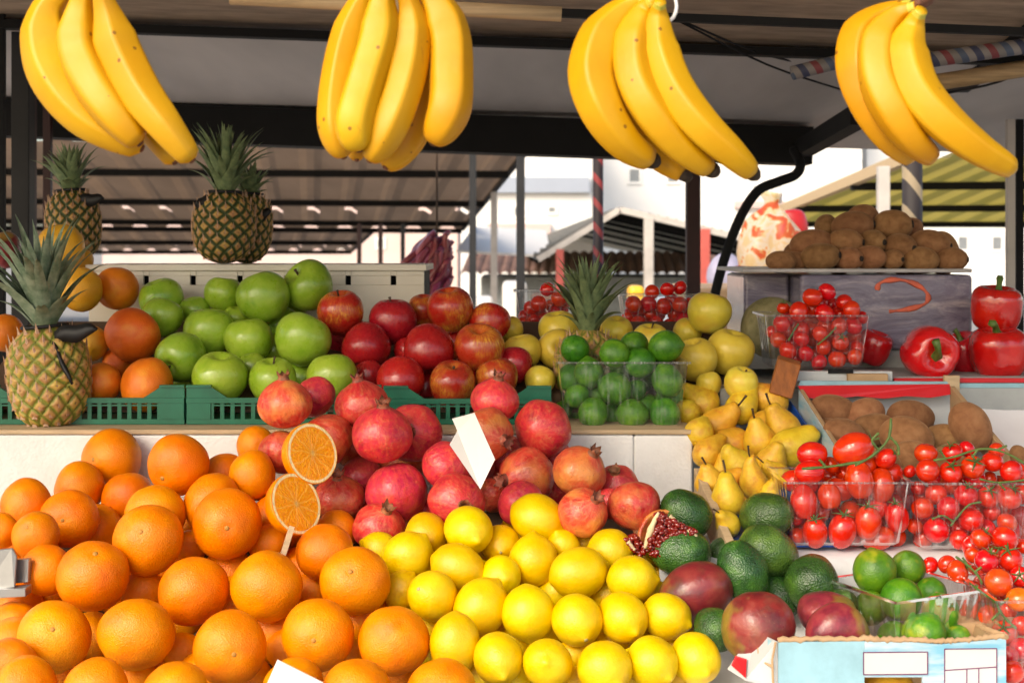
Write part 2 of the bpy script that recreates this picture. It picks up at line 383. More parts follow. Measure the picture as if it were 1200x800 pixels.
# half extent along the axis, relative to the radius the solver uses
ITEMS=[]
def pile(kind, rows, yfun, group, place, d0=0.0, **kw):
    """rows: (u, v, r_px[, depth offset, dir, label, kid])"""
    for row in rows:
        u,v,r=row[:3]; ex=list(row[3:])+[None]*4
        it=dict(kind=kw.get('k2',lambda q:kind)(row) if 'k2' in kw else kind,u=u,v=v,r=r,Y=yfun(v)+d0+(ex[0] or 0),dir=ex[1],label=ex[2],kid=ex[3],group=group,place=place,solve=kw.get('solve',1),fill=False,prime=kw.get('kid',False),ymax=kw.get('ymax'),pack=kw.get('pack',.95))
        it['o']=it['Y']; ITEMS.append(it)
def pos(it): return P(it['u'],it['v'],it['Y'])
def rad(it): return it['r']*it['Y']/F
def solve(items, n=70):
    for _ in range(n):
        mv=0; items.sort(key=lambda i:i['o'])
        ps=[pos(i) for i in items]; rs=[rad(i) for i in items]
        for a in range(len(items)):
            for b in range(a+1,len(items)):
                A,B=items[a],items[b]
                if abs(A['u']-B['u'])>A['r']+B['r'] or abs(A['v']-B['v'])>A['r']+B['r']+30: continue
                if abs(ps[a].y-ps[b].y)>rs[a]+rs[b]: continue
                d=(ps[a]-ps[b]).length; need=min(A['pack'],B['pack'])*(rs[a]+rs[b])-d
                if need>0.0004:
                    st=min(need*.9,.01); B['Y']+=st*.75; A['Y']-=st*.25
                    ps[a]=pos(A); ps[b]=pos(B); mv+=1
        if not mv: break
def inside(poly,u,v):
    c=False; n=len(poly)
    for i in range(n):
        (x1,y1),(x2,y2)=poly[i],poly[(i+1)%n]
        if (y1>v)!=(y2>v) and u<(x2-x1)*(v-y1)/(y2-y1)+x1: c=not c
    return c
def gapfill(kind, poly, rpx, yfun, dmax, group, label, others, step=7, d0=.02, solvegrp=1, cover=.92):
    us=[p[0] for p in poly]; vs=[p[1] for p in poly]; new=[]
    rnd=random.Random(len(ITEMS))
    cand=[(u+rnd.uniform(-3,3),v+rnd.uniform(-3,3)) for v in range(int(min(vs)),int(max(vs)),step) for u in range(int(min(us)),int(max(us)),step)]
    rnd.shuffle(cand)
    for u,v in cand:
        if not inside(poly,u,v): continue
        near=[i for i in others+new if abs(i['u']-u)<90 and abs(i['v']-v)<90]
        if any((i['u']-u)**2+(i['v']-v)**2<(i['r']*cover)**2 for i in near): continue
        best=None
        d=d0
        while d<dmax:
            Y=yfun(v)+d; r=rpx*yfun(v)/Y*rnd.uniform(.93,1.05); p=P(u,v,Y); rr=r*Y/F
            if all((pos(i)-p).length>.94*(rad(i)+rr) for i in near): best=(Y,r); break
            d+=.006
        if best:
            it=dict(kind=kind,u=u,v=v,r=best[1],Y=best[0],o=best[0],dir=None,label=label,kid=False,group=group,place=None,solve=solvegrp,fill=True,prime=False,ymax=None,pack=.95)
            new.append(it); ITEMS.append(it)
    return new
ORD=['first','second','third','fourth','fifth','sixth','seventh','eighth','ninth','tenth','eleventh','twelfth','thirteenth']
def autolabel(items, noun, place, side, band):
    """row by row down the pile, counted from a side that is named by what stands there"""
    its=sorted(items,key=lambda i:i['v']); rows=[]
    for it in its:
        if rows and it['v']-rows[-1][0]['v']<band: rows[-1].append(it)
        else: rows.append([it])
    for k,row in enumerate(rows):
        rn='top' if k==0 else ('lowest' if k==len(rows)-1 else ORD[k])
        row.sort(key=lambda i:i['u'])
        for j,it in enumerate(row):
            if it['label']: continue
            num='' if len(row)==1 else ', %s from the %s'%(ORD[j],side)
            n=noun(it) if callable(noun) else noun
            it['label']='%s in the %s row of %s%s'%(n,rn,place,num)
def facing(d, spin):
    w=Vector((d[0],-d[2],d[1])).normalized()
    return w.to_track_quat('Z','Y') @ Quaternion((0,0,1),spin)
CNT={}
def spawn(it, rnd=random.Random(5)):
    k=it['kind']; ms=MESH[k]; i=CNT[k]=CNT.get(k,-1)+1; vi=rnd.randrange(len(ms))
    nm=NAME.get(k,k); o=link(nm,ms[vi]); o.location=pos(it); s=rad(it)*(1.04 if k=='kiwi' else 1.06 if k=='pear' else 1); a=rnd.uniform(.94,1.03) if k in ('orange','pomegranate','grapefruit') else rnd.uniform(.93,1.10) if k in ('lemon','lime','pear','kiwi','plum_tomato') else rnd.uniform(.95,1.05); c2=rnd.uniform(.97,1.03); o.scale=(s*c2,s/c2,s*a)
    o.rotation_mode='QUATERNION'; d=it['dir']
    if d is None:
        d=(rnd.uniform(-.5,.5),1,rnd.uniform(-.45,.35)) if 'apple' in k else (rnd.uniform(-1,1),rnd.uniform(-.2,1),rnd.uniform(-.9,.3))
    o.rotation_quaternion=facing(d,rnd.uniform(0,6.28))
    tag(o,it['label'],CAT.get(nm,nm.replace('_',' ')),it['group'])
    kid=it['kid'] if it['kid'] is not None else it['prime']
    if kid and k in KID:
        pn,mk=KID[k]; mm=MESH[mk]; c=link(pn,mm[vi if len(mm)==len(ms) else rnd.randrange(len(mm))],o)
    return o
# ------------------------------------------------------------------ piles, measured from the photograph
yF=lambda v:1.42+.0013*(800-v)          # the sloping front bank
yT=lambda v:2.0+.0018*(450-v)           # crates on the upper tier
G='oranges in the front bank'
OR=[(131,537,35,0,(-.4,.1,.9),'orange standing highest against the white foam board above the heap',1),
(209,544,36,0,(-.35,-.35,.85),'orange second from the pineapple along the white foam board',1),
(300,522,23,.03),(296,556,29,.0,None,'deep orange fruit tucked beside the pomegranate under the green crate'),
(31,593,32,0,None,'deep orange fruit lying against the white board above the metal bracket'),
(0,622,23,0),(42,627,28,-.01,(-.1,.5,.8),'pitted orange just above the metal bracket',1),(92,572,31,.03),(81,608,34,0,(.05,.15,1),None,1),(150,583,31,.02),(182,602,35,.01),
(115,620,30,.03),(174,632,41,-.02,(0,.42,.9),'plump orange with its stem scar up, in the middle of the heap',1),(249,590,36,.02),(262,558,28,.04),
(266,613,41,-.01,(.2,.05,1),'big orange level with the upper cut half, scar facing out',1),
(109,674,42,-.02,(.25,.8,.6),'big orange with a star crease on top',1),(55,668,30,.01),(47,647,23,.02),(227,692,42,-.01),
(312,687,42,-.02,None,'big orange under the lower cut half and its wooden pick'),(224,640,19,.07),(160,743,45,-.02,(-.1,-.9,.5),'tallest orange in the bank, longer than it is wide',0),(64,746,42,-.02,(.2,.45,.8),'orange with a dented top near the lower corner of the heap',1),
(270,759,43,-.02,(.3,.08,.95),'orange with a round red-brown stem scar facing out',1),(168,692,26,.06),(22,712,28,.02),(18,732,29,.0),(15,753,30,-.01),(14,778,31,-.02),(30,806,38,-.02),
(113,813,41,-.03,None,'yellowish orange in the lowest row, paler than its neighbours'),(205,813,41,-.03),(214,764,24,.06),(62,692,24,.05),
(380,646,34,0),(395,622,25,.03),(416,681,41,-.02,(-.05,.5,.85),'orange with its stem scar up, beside the first lemons',1),(373,744,42,-.02,(0,.12,1),'orange above the white card with a scar in its middle',1),
(462,750,42,-.02,None,'orange wedged under the lemon at the foot of the heap'),(418,813,42,-.03),(517,812,42,-.02,None,'orange lying beneath the lemons in the lowest row'),(365,692,22,.06),(315,636,25,.04,None,'orange squeezed under the lower cut half behind the pick'),
(335,760,24,.06),(343,806,38,-.01,None,'orange behind the white card in the lowest row'),(410,765,20,.07),(456,700,15,.06),(303,569,18,.05)]
pile('orange',OR,yF,G,'heap')
LE=[(630,607,28,0,(.8,-.35,.3),'lemon lying sideways on top of the lemon heap, tip pointing down'),(549,621,28,0,(.35,-.2,.9)),(499,626,25,.02),(478,652,29,0),(536,665,27,0),
(587,638,23,.03,(0,.1,-.95),'deep yellow lemon with a pale button, sunk under the sideways lemon',1),(625,656,28,0,(0,1,-.25),'upright lemon with a pale button at its foot',1),(586,676,25,.02),(678,671,29,0,(.9,.2,-.2)),(661,641,19,.03),(684,637,17,.04),(715,645,26,.01),(748,652,18,.03),
(741,679,28,-.01,(.95,.05,.2)),(507,698,29,-.01,(.5,-.5,-.9),'lemon with a pale stem button, next to the oranges',1),(563,711,31,-.01),(619,718,31,-.01,(.1,-1,.3)),(676,726,30,-.01,(-.3,.5,-.9),'lemon with a grey-white button low on its face',1),(730,723,29,-.01,(.4,-.35,.85)),(781,722,27,-.01,(.8,-.2,.5),'lemon under the large red mango'),
(533,754,30,-.02,(0,-1,.2)),(584,771,29,-.02,(.2,-.4,.9)),(642,777,29,-.02,(-.1,.3,.95)),(709,783,32,-.02,(.4,-.4,.8)),(764,776,30,-.02,(.6,-.4,.7)),(815,771,29,-.02,(.3,-.3,.9),'lemon at the end of the heap, next to the cardboard box'),
(603,753,20,.06),(710,697,19,.05),(650,694,20,.05),(718,749,19,.05),(670,768,19,.05),(604,797,19,.05),(678,796,16,.05),(470,690,21,.04),(445,645,22,.03)]
pile('lemon',LE,yF,'lemons in the front bank','lemon')
GP='pomegranates in the front bank'
PO=[(334,474,32,-.05,(-.05,1,.05),'pomegranate with its crown straight up, before the green apples',1),(369,465,25,.0),(424,474,31,-.03,(-.15,1,.1),'pomegranate with its crown up, between green apple and red apple',1),(448,509,36,-.04,(.05,1,.25),'orange-tinted pomegranate with a ragged dry crown on top',1),
(484,507,34,.01,(-.05,.15,.95),'deep red pomegranate behind the orange-tinted one',1),(384,516,32,0),(330,530,27,.0),(397,584,30,.02,(0,1,.4),None,1),(424,561,27,.04),(465,576,36,0,(.2,-.95,.3),'rosy pomegranate with a pale yellow blush under the orange-tinted one',1),
(444,619,31,.01,(.35,.8,.5),'small pomegranate with a brown smudge and a crown pointing up, above the lemons',1),(523,546,30,.01),(535,588,34,0,(.3,.0,.95),None,1),(580,469,29,-.02,(.15,1,.2),'streaky pomegranate with a crown on top, beside the small green crate corner',1),
(570,510,33,0,(.7,-.1,.7),'pomegranate behind the folded white card, crown turned to the lime punnet',1),(636,502,34,-.02,(-.35,-.05,.93),'pomegranate against the white board with a flat brown crown scar',0),(617,559,35,-.01,(-.75,0,.6),'pomegranate with its crown turned towards the folded white card',1),(679,553,32,0,(.5,.75,.4),'pomegranate under the lime punnet with a spread brown crown',1),
(743,592,32,-.01,(.15,-.9,.35),'round dark pink pomegranate resting on the split one',1),(722,570,27,.03,(-.1,.7,.6),None,1),(683,600,30,-.01,(.45,.6,.6),'orange-red pomegranate above the lemons with a grey crown',1),(610,590,28,.02),(576,580,20,.04),(425,601,22,.05),(716,590,20,.05)]
pile('pomegranate',PO,yF,GP,'poms')
GA=[(190,352,26,.05,None,'dark green apple in the back row, beside the grapefruit'),(190,372,24,.02),(213,417,29,0,(-.35,-.45,.8),'green apple showing its stem end, next to the big grapefruit',1),(245,389,29,0),(262,345,23,.03),(258,443,32,-.01,None,'big pale green apple lying low in the crate'),(291,400,28,0),(309,349,31,0),(362,335,30,0,(-.6,.6,.6),'highest green apple, leaning against the white panel',1),(354,398,33,-.01,None,'largest green apple, full round and unshaded, beside the red apples'),(320,447,28,.0,(0,1,.25),'green apple with an upright stem, in the front of its crate',1),(389,442,29,.0),(296,432,18,.05),(228,365,18,.06),(276,375,16,.06)]
pile('green_apple',GA,yT,'green apples on the upper tier','ga')
RA=[(399,367,27,0,(0,1,.3),'dark red apple touching the green apples, at the top',1),(429,405,29,0,(0,-1,.4)),(460,377,28,0,(0,1,.1),None,1),(469,446,28,0,(.1,.6,-.5)),(502,409,30,-.01,(.2,-.9,.3),'red apple with a large yellow patch'),(497,365,20,.05),(528,363,27,0,None,'deep crimson apple highest on the pile'),(562,408,29,-.01,(0,.7,.4)),(574,378,24,.03),(530,451,27,0,(.1,1,.4),'red apple with its stem up just above the green crate rail',1),(583,444,25,0),(602,428,22,.03),(480,412,18,.06),(432,440,18,.06),(548,432,16,.06)]
pile('red_apple',RA,yT,'red apples on the upper tier','ra')
YA=[(655,388,24,.02),(612,413,22,-.01),(653,410,24,-.01,(.1,.3,.9),'yellow apple beside the leaves of the small pineapple',1),(633,446,18,0),(722,391,20,.02),(762,400,22,.0,(0,1,.25),'yellow apple with its stem up behind the heaped limes',1),(815,422,26,-.02,None,'yellow apple with an orange blush next to the limes'),(831,367,26,0,None,'pale yellow apple standing on top of the others'),(855,413,28,-.02,None,'largest yellow apple, beside the tomato punnet'),(805,390,17,.05),(868,449,20,-.05,(.2,1,.3),'yellow apple with a stem, low above the pears',1),(831,450,15,-.02),(599,386,15,.04),(690,404,18,.05)]
pile('yellow_apple',YA,yT,'yellow apples on the upper tier','ya',d0=.05)
GR=[(137,338,27,0,None,'orange grapefruit in the top row beside the green apples'),(155,392,33,-.01,None,'largest deep orange grapefruit, behind the black ribbon'),(172,450,32,-.01,None,'grapefruit behind the green crate rail'),(119,448,24,.0,None,'grapefruit low beside the pineapple body'),(6,390,22,.06,None,'dark orange grapefruit half hidden behind the tall pineapple'),(138,425,18,.06,None,'grapefruit sunk in the shade between the others')]
pile('grapefruit',GR,yT,'grapefruit on the upper tier','gr')
PM=[(95,339,26,.0,None,'yellow citrus between the pineapple leaves and the orange grapefruit'),(72,290,28,.0,None,'big yellow citrus at the very top, behind the pineapple leaves'),(106,402,21,.02,None,'yellow citrus behind the black ribbon of the tall pineapple'),(92,306,17,.05,None,'yellow citrus peeping out under the topmost yellow one')]
pile('pomelo',PM,yT,'yellow citrus on the upper tier','pm')
# ---- sloping pear crate
yP=lambda v:1.70+.00213*(610-v)
PE=[(824,474,20,.02,(-.8,.5,-.2)),(806,484,15,.03,(-.5,.4,-.6)),(839,499,19,0,(.8,.55,.2),None,1),(819,507,16,0,(.3,.6,-.7)),(862,521,19,0,(-.8,.5,.3),'pear with big brown bruises in the middle of the crate'),(891,518,19,-.01,(-.25,1,.1),None,1),(918,503,19,-.01,(-.55,.9,0),'long yellow pear with its stem up, beside the blue liner',1),(868,479,18,.01,(.5,.8,0)),(905,470,18,.01,(-.85,.6,.2),'rusty orange pear with a stem, highest in the crate',1),(925,526,22,0,(.75,.6,.1),'fat yellow pear lying beside the plum tomatoes'),(903,543,18,0,(.3,.9,.3)),(832,566,17,-.01,(-.15,1,.25),'pear with a curved dark stem next to the white foam board',1),(828,531,16,.02,(.4,.6,-.5)),(866,546,18,.01,(-.7,.6,.3)),(853,586,19,-.02,(-.05,1,.2),'pear with a straight stem standing above the avocados',1),(884,568,16,-.01,(-.5,1,.2),None,1),(853,614,14,-.01,(-.5,.8,.6),'small pear with a cut brown side at the crate corner',1),(902,580,13,.0,(.2,.8,.3)),(912,557,14,.01,(-.8,.6,.4),None,1),(818,518,14,.03,(.3,.3,-.8))]
pile('pear',PE,yP,'pears in the wooden crate','pears')
pile('mango',[(6,292,18,.12,(-.1,-.9,.4),'green and pink mango beside the pineapple leaves, cut by the frame')],yT,'fruit at the stall edge','mg')
# ---- avocados and mangoes
yA=lambda v:1.47+.0015*(740-v)
AV=[(806,604,28,.0,(-.6,.55,.2),'avocado lying behind the split pomegranate'),(802,648,31,-.01,(-.9,.25,.1),'avocado between the split pomegranate and the large mango'),(896,605,28,.0,(.6,.3,.7),'avocado highest of the pile, in front of the pears'),(897,645,32,-.02,(.75,-.4,-.2),'glossy avocado with a brown dimple on its side'),(871,672,30,-.01,(-.35,.9,-.1),'bright green pear shaped avocado standing on end'),(951,683,32,-.01,(.2,.3,-.9),'round avocado beside the punnet of bright limes'),(915,702,25,.03,None,'avocado sunk between the mango and the round avocado'),(838,738,25,.03,None,'dark avocado under the large mango'),(988,706,17,.02,None,'avocado barely showing beside the punnet of bright limes'),(848,650,20,.05,None,'avocado buried behind the upright one')]
pile('avocado',AV,yA,'avocados on the front table','avo')
MA=[(813,697,38,-.02,(.75,.55,.1),'large red mango next to the lemons'),(886,735,38,-.02,(.85,.35,.2),'red mango with a yellow-green end, behind the box corner'),(970,720,30,.01,(-.9,.1,-.2),'red mango half hidden by the one before it'),(982,742,32,-.02,(-.95,-.15,.1),'pinkish red mango against the box rim, before the lime punnet')]
pile('mango',MA,yA,'mangoes by the cardboard box','man')
# ---- limes
yL=lambda v:1.965+.0004*(480-v)
LI=[(674,409,17,.03,(.1,-.15,-.95),'lime showing its pale stem end, beside the pineapple',1),(720,414,17,.0),(743,405,17,.04),(780,406,19,.01,(.9,.1,.2),'dark glossy lime lying across the top of the heap'),(750,425,18,.01),(690,437,18,.02),(720,455,19,0),(782,446,18,0),(676,464,14,.02),(695,484,18,0),(741,485,18,0),(779,484,18,0),(745,457,12,.03),(718,487,14,.04),(660,480,11,.05)]
pile('lime_dark',LI,yL,'dark limes in the middle punnet','lim')
yL2=lambda v:1.50+.0008*(740-v)
LJ=[(1025,669,26,0,(-.05,.75,-.3),'bright lime standing highest in the low front punnet'),(1064,665,20,.03,(-.2,.8,.3),'lime with a brown stem button in the low front punnet',1),(1056,702,24,-.01,None,'yellowish lime leaning on the front rim of the low punnet'),(1091,694,18,.03,None,'lime at the back of the low front punnet'),(1103,717,21,-.01,(.1,-.9,.5),'lime with a yellow patch in the low front punnet',1),(1020,712,20,.01,None,'lime in the corner of the low punnet beside the mangoes'),(1084,742,23,-.02,None,'lime at the bottom of the low front punnet, behind the box edge'),(1047,745,18,-.01,None,'lime at the bottom of the low punnet behind the mango'),(1122,747,15,0,None,'lime low in the punnet corner above the torn cardboard')]
pile('lime',LJ,yL2,'bright limes in the low front punnet','lij')
# ---- kiwis
KI=[(968,265,13,.06,(.3,.2,-.9)),(999,265,17,.03,(.95,.1,.35),None,1),(1011,254,14,.09,(.9,.1,-.4)),(1045,265,18,.03,(.93,.1,.4),'kiwi fruit highest on the pile above the orange scrawl',1),(1068,267,12,.06,(.6,0,-.7)),(951,286,17,.02,(.95,.1,.2)),(990,284,15,.01,(.9,0,.5),None,1),(1021,284,14,.02,(.5,0,.8),None,1),(1055,289,15,.0,(.55,-.1,.8),None,1),(1089,287,17,.01,(.93,-.1,.45),None,1),(961,301,16,0,(.9,.1,.45),None,1),(994,303,13,0,(.6,0,.8),None,1),(1019,302,14,0,(.7,0,.7)),(1046,304,11,0,(.6,0,.8),None,1),(1079,305,15,0,(.95,0,.2)),(1115,304,14,0,(.9,0,.5),None,1),(915,306,12,.0,(.9,0,.2),'reddish kiwi at the end of the pile, beside the plastic bag'),(932,306,11,.02,(.8,0,.3))]
pile('kiwi',KI,lambda v:2.245+.0008*(305-v),'kiwis on the wrapped box','ki')
KJ=[(975,482,19,.03,(.95,-.1,.2),'large kiwi fruit at the back corner nearest the wooden post'),(1014,486,19,.03,(.8,.3,-.3)),(1067,489,20,.03,(.95,-.1,.1),'large kiwi fruit alone against the white tray wall'),(1024,503,18,.01,(.8,.1,.2)),(990,509,18,.0,(.9,-.3,.2)),(1062,513,24,.0,(.85,-.2,.3),'biggest kiwi fruit, right behind the vine tomatoes'),(1104,513,16,.01,(.8,.1,.2)),(1137,500,22,-.03,(-.45,.8,.1),'kiwi fruit standing on end at the crate edge by the white paper',0),(1030,545,20,-.01,(.9,0,.2)),(1065,537,20,-.02,(.8,.2,.2)),(1196,536,11,-.03,None,'kiwi fruit peeping over the tomatoes by the white paper'),(1115,540,20,-.02,(.8,.1,.1))]
pile('kiwi',KJ,lambda v:1.86+.0022*(515-v),'large kiwis in the cardboard crate','kj')
# ---- bell peppers
PP=[(1089,413,32,-.02,(.12,-.08,1),'red bell pepper lying on its side, stem end facing out',1),(1131,414,25,.03,(-.35,.9,.2),'dark red bell pepper behind the two that are stacked',1),(1168,362,29,.02,(.05,1,.15),'red bell pepper stacked on top of another one',1),(1170,413,33,.0,(-.1,1,.15),'red bell pepper with a hooked stem, carrying another one',1),(1199,416,24,.05,(.3,1,.1),'red bell pepper cut off by the frame beside the stack',0),(1024,407,21,.09,(.3,.9,.2),'red bell pepper half hidden behind the tomato punnet',0)]
pile('pepper',PP,lambda v:2.10,'red bell peppers on the shelf','pp',pack=.9)
# ---- tomatoes
yTA=lambda v:1.662+.0002*(600-v)
TA=[(952,532,15,-.0,(.95,0,.1),'plum tomato lying with its pointed tip towards the pears',0),(1000,526,19,.0,(.85,.4,.1),'long plum tomato lying across the top of its punnet',1),(1038,537,11,.01,(.6,.5,.3),'small plum tomato under the upright green vine tip',1),(949,553,14,0,(.9,.1,.1)),(1007,562,17,0,(.1,-1,.2)),(1033,568,15,.01,(.1,1,-.3)),(942,588,16,0,(.1,-1,.2)),(972,581,14,0,(.1,-.9,.4)),(955,624,15,0,(-.1,.9,.4),None,1),(987,622,17,0,(.1,1,.2),None,1),(1017,612,16,0,(0,1,.2),None,1),(1051,606,14,.01,(-.2,1,.2),None,1),(1028,630,15,.01),(930,604,11,.02),(974,545,9,.03),(988,554,9,.04),(996,598,12,.03),(962,600,11,.03),(934,628,11,.02)]
pile('plum_tomato',TA,yTA,'plum tomatoes in the front punnet','ta')
TB=[(1085,531,13.5,0,(.1,1,.1)),(1087,551,14,0),(1116,530,12,.01,(-.3,.8,.3),None,1),(1114,553,13.5,0,(-.05,.7,.6),None,1),(1140,547,14,0,(.0,.6,.75),None,1),(1133,526,10,.02),(1163,541,13,.0,(.1,.9,.2)),(1185,552,13,0),(1066,552,8,.03),(1168,528,10,.02),(1097,579,13,0),(1132,580,14,0,(.1,.9,.4),None,1),(1158,582,13,0,(0,.7,.6),None,1),(1183,583,14.5,0,(.3,.9,.3),None,1),(1081,595,13,0),(1111,595,13.5,0),(1138,609,15,0),(1097,621,15.5,0),(1072,616,10,.02),(1124,632,12,0),(1180,612,12,.01),(1162,600,11,.02),(1076,572,9,.03),(1160,561,9,.03)]
pile('tomato',TB,yTA,'cherry tomatoes in the vine punnet','tb')
yTC=lambda v:1.49+.0009*(740-v)
TC=[(1149,631,12.5,0,(.5,.7,.2),None,1),(1177,631,16,0,(-.5,-.7,.3),None,1),(1156,657,14,-.01,(.3,.8,.3),None,1),(1184,655,14.5,-.01,(-.3,.8,.3),None,1),(1140,650,10,.03),(1195,675,12,0,(-.3,.3,.8),None,1),(1122,669,14,.0,(.7,.4,.3),None,1),(1110,661,11,.02),(1090,662,10,.03),(1156,697,10,.03),(1157,720,12,.0),(1177,741,15,-.01,(-.3,.6,.6),None,1),(1196,760,14,0),(1199,640,10,.02),(1182,768,12,0),(1186,787,14,-.01),(1197,733,12,.0),(1182,714,11,.02),(1140,690,11,.04),(1206,700,14,.02)]
pile('tomato',TC,yTC,'loose cherry tomatoes at the table edge','tc')
pile('tomato_pale',[(1170,682,16.5,-.02,None,'orange-red tomato on the loose heap, paler than all others'),(1194,702,15,-.02,(-.1,.8,.4),'paler orange tomato just over the rim of the corner punnet')],yTC,'loose cherry tomatoes at the table edge','tc')
TD=[(952,348,12,0,(.1,.8,.1)),(969,342,11,.01),(936,365,12,0),(966,367,12,0),(989,354,10,.01,(-.3,.8,.3)),(998,363,11,0),(916,379,10.5,0),(939,397,10,0),(961,391,10,0),(983,382,10,0),(1000,382,11,0),(965,407,10,.01),(985,401,10,0,(0,.7,.6),None,1),(923,411,11,0),(944,414,10,0),(960,425,10,0),(981,421,11,0),(1002,418,10,0),(912,398,10,.01),(905,389,8,.02),(918,361,8,.02,(0,.9,.2),'small tomato with a spiky green calyx at the punnet corner',1),(1010,372,8,.01)]
pile('tomato',TD,lambda v:2.075,'cherry tomatoes in the shelf punnet','td')
TE=[(641,339,9,.01),(631,356,10,0),(622,361,9,.01),(655,350,10,0),(614,378,8,0),(625,375,8,0),(637,373,8,0),(650,365,9,.01),(663,352,9,.01),(622,388,8,0),(644,386,8,0),(658,378,8,0)]
pile('tomato',TE,lambda v:2.32,'cherry tomatoes in the punnet behind the pineapple','te')
TF=[(782,339,9,.01),(797,337,8.5,.02),(764,342,9,.01),(742,356,10,0),(760,356,10,0),(778,359,10.5,0),(797,357,10,0),(747,378,9,0),(769,378,9,0),(785,382,9,0),(800,374,9,0),(762,368,8,.02),(808,356,8,.01),(735,372,8,.01)]
pile('tomato',TF,lambda v:2.32,'cherry tomatoes in the punnet by the dark red post','tf')
# the two halves, card etc. keep clear of the heap: dummies for the solver
def by(place): return [i for i in ITEMS if i['place']==place]
front=by('heap')+by('lemon')+by('poms')+by('man')+by('avo'); solve(front)
for grp in (('ga','ra','gr','pm','ya','mg'),('pears',),('ki',),('kj',),('pp',),('ta',),('tb',),('tc',),('td',),('te',),('tf',),('lim',),('lij',)):
    solve([i for q in grp for i in by(q)])
autolabel(by('heap'),'ripe orange','the orange heap','pineapple side',30)
autolabel(by('lemon'),'yellow lemon','the lemon heap','orange side',22)
autolabel(by('poms'),'red pomegranate','the pomegranate heap','cut orange side',28)
autolabel(by('ga'),'green apple','the green apples','grapefruit side',26)
autolabel(by('ra'),'red apple','the red apples','green apple side',26)
autolabel(by('ya'),'yellow apple','the yellow apples','red apple side',20)
autolabel(by('pears'),'pear','the pear crate','lime punnet side',16)
autolabel(by('lim'),'dark lime','the square punnet','pineapple side',15)
autolabel(by('ki'),'kiwi','the kiwi pile','bag side',13)
autolabel(by('kj'),'large brown kiwi','the cardboard crate','pear side',14)
autolabel(by('ta'),'plum tomato','its punnet','pear side',14)
autolabel(by('tb'),'cherry tomato','the vine punnet','plum tomato side',12)
autolabel(by('tc'),'cherry tomato','the loose heap','lime side',12)
autolabel(by('td'),'cherry tomato','the shelf punnet','yellow apple side',9)
autolabel(by('te'),'cherry tomato','the pineapple punnet','red apple side',8)
autolabel(by('tf'),'cherry tomato','the red post punnet','pineapple side',8)
allf=list(ITEMS)
gapfill('orange',[(0,610),(20,600),(110,560),(290,540),(330,600),(330,650),(400,640),(440,720),(500,800),(0,800)],36,yF,.14,'oranges buried in the heap','orange buried in the front heap, seen only through gaps',front)
gapfill('lemon',[(460,650),(500,620),(600,615),(750,655),(790,700),(835,790),(510,800),(480,720)],27,yF,.14,'lemons buried in the heap','lemon buried in the lemon heap, seen only through gaps',front+[i for i in ITEMS if i['fill']])
gapfill('pomegranate',[(330,520),(480,510),(560,540),(620,520),(720,590),(720,610),(600,610),(450,620),(410,610),(350,570)],31,yF,.14,'pomegranates buried in the heap','pomegranate buried in its heap, seen only through gaps',front+[i for i in ITEMS if i['fill']])
up=[i for q in ('ga','ra','gr','pm','ya','mg') for i in by(q)]
gapfill('green_apple',[(180,360),(260,340),(380,360),(390,450),(220,450)],28,yT,.12,'green apples buried in the crate','green apple deep in its crate, seen only through gaps',up)
gapfill('red_apple',[(400,380),(560,380),(610,440),(610,460),(410,460)],27,yT,.12,'red apples buried in the crate','red apple deep in its crate, seen only through gaps',up+[i for i in ITEMS if i['fill']])
gapfill('pear',[(830,480),(900,480),(930,520),(910,580),(860,600),(830,560)],16,yP,.08,'pears buried in the crate','pear deep in the wooden crate, seen only through gaps',by('pears'),step=6)
gapfill('plum_tomato',[(928,545),(1060,545),(1052,634),(936,634)],13,yTA,.06,'plum tomatoes deep in the front punnet','plum tomato deep in its punnet behind the others',by('ta'),step=6,d0=.01)
gapfill('tomato',[(1076,545),(1200,545),(1200,634),(1080,634)],13,yTA,.06,'cherry tomatoes deep in the vine punnet','cherry tomato deep in the vine punnet behind the others',by('tb'),step=6,d0=.01)
gapfill('tomato',[(1130,640),(1200,630),(1200,795),(1185,795),(1150,690)],13,yTC,.07,'cherry tomatoes deep in the loose heap','cherry tomato deep in the loose heap behind the others',by('tc'),step=6,d0=.01)
gapfill('tomato',[(908,380),(960,350),(1008,375),(1004,425),(914,422)],10.5,lambda v:2.085,.07,'cherry tomatoes deep in the shelf punnet','cherry tomato deep in the shelf punnet behind the others',by('td'),step=5,d0=.01)
gapfill('tomato',[(612,365),(660,350),(660,385),(616,388)],9,lambda v:2.325,.06,'cherry tomatoes deep behind the pineapple','cherry tomato deep in the punnet behind the pineapple leaves',by('te'),step=5,d0=.01)
gapfill('tomato',[(735,355),(812,350),(808,385),(740,385)],9.5,lambda v:2.325,.06,'cherry tomatoes deep by the red post','cherry tomato deep in the punnet by the red post',by('tf'),step=5,d0=.01)
gapfill('lime_dark',[(665,430),(790,430),(788,495),(672,495)],17,yL,.09,'limes deep in the middle punnet','lime deep in the square punnet behind the others',by('lim'),step=6,d0=.01)
gapfill('kiwi',[(940,285),(1040,265),(1110,290),(1110,308),(930,308)],15,lambda v:2.25,.10,'kiwis deep in the pile','kiwi deep in the pile, seen only through gaps',by('ki'),step=5,d0=.05)
gapfill('kiwi',[(960,500),(1080,505),(1130,535),(980,535)],18,lambda v:1.87+.0022*(515-v),.08,'kiwis deep in the cardboard crate','kiwi deep in the cardboard crate, seen only through gaps',by('kj'),step=6)
for it in ITEMS:
    if len(it['label'].replace('-',' ').split())>16: print('LONG',it['label'])
for it in ITEMS: spawn(it)
print('FRUIT',len(ITEMS),{k:v+1 for k,v in CNT.items()})
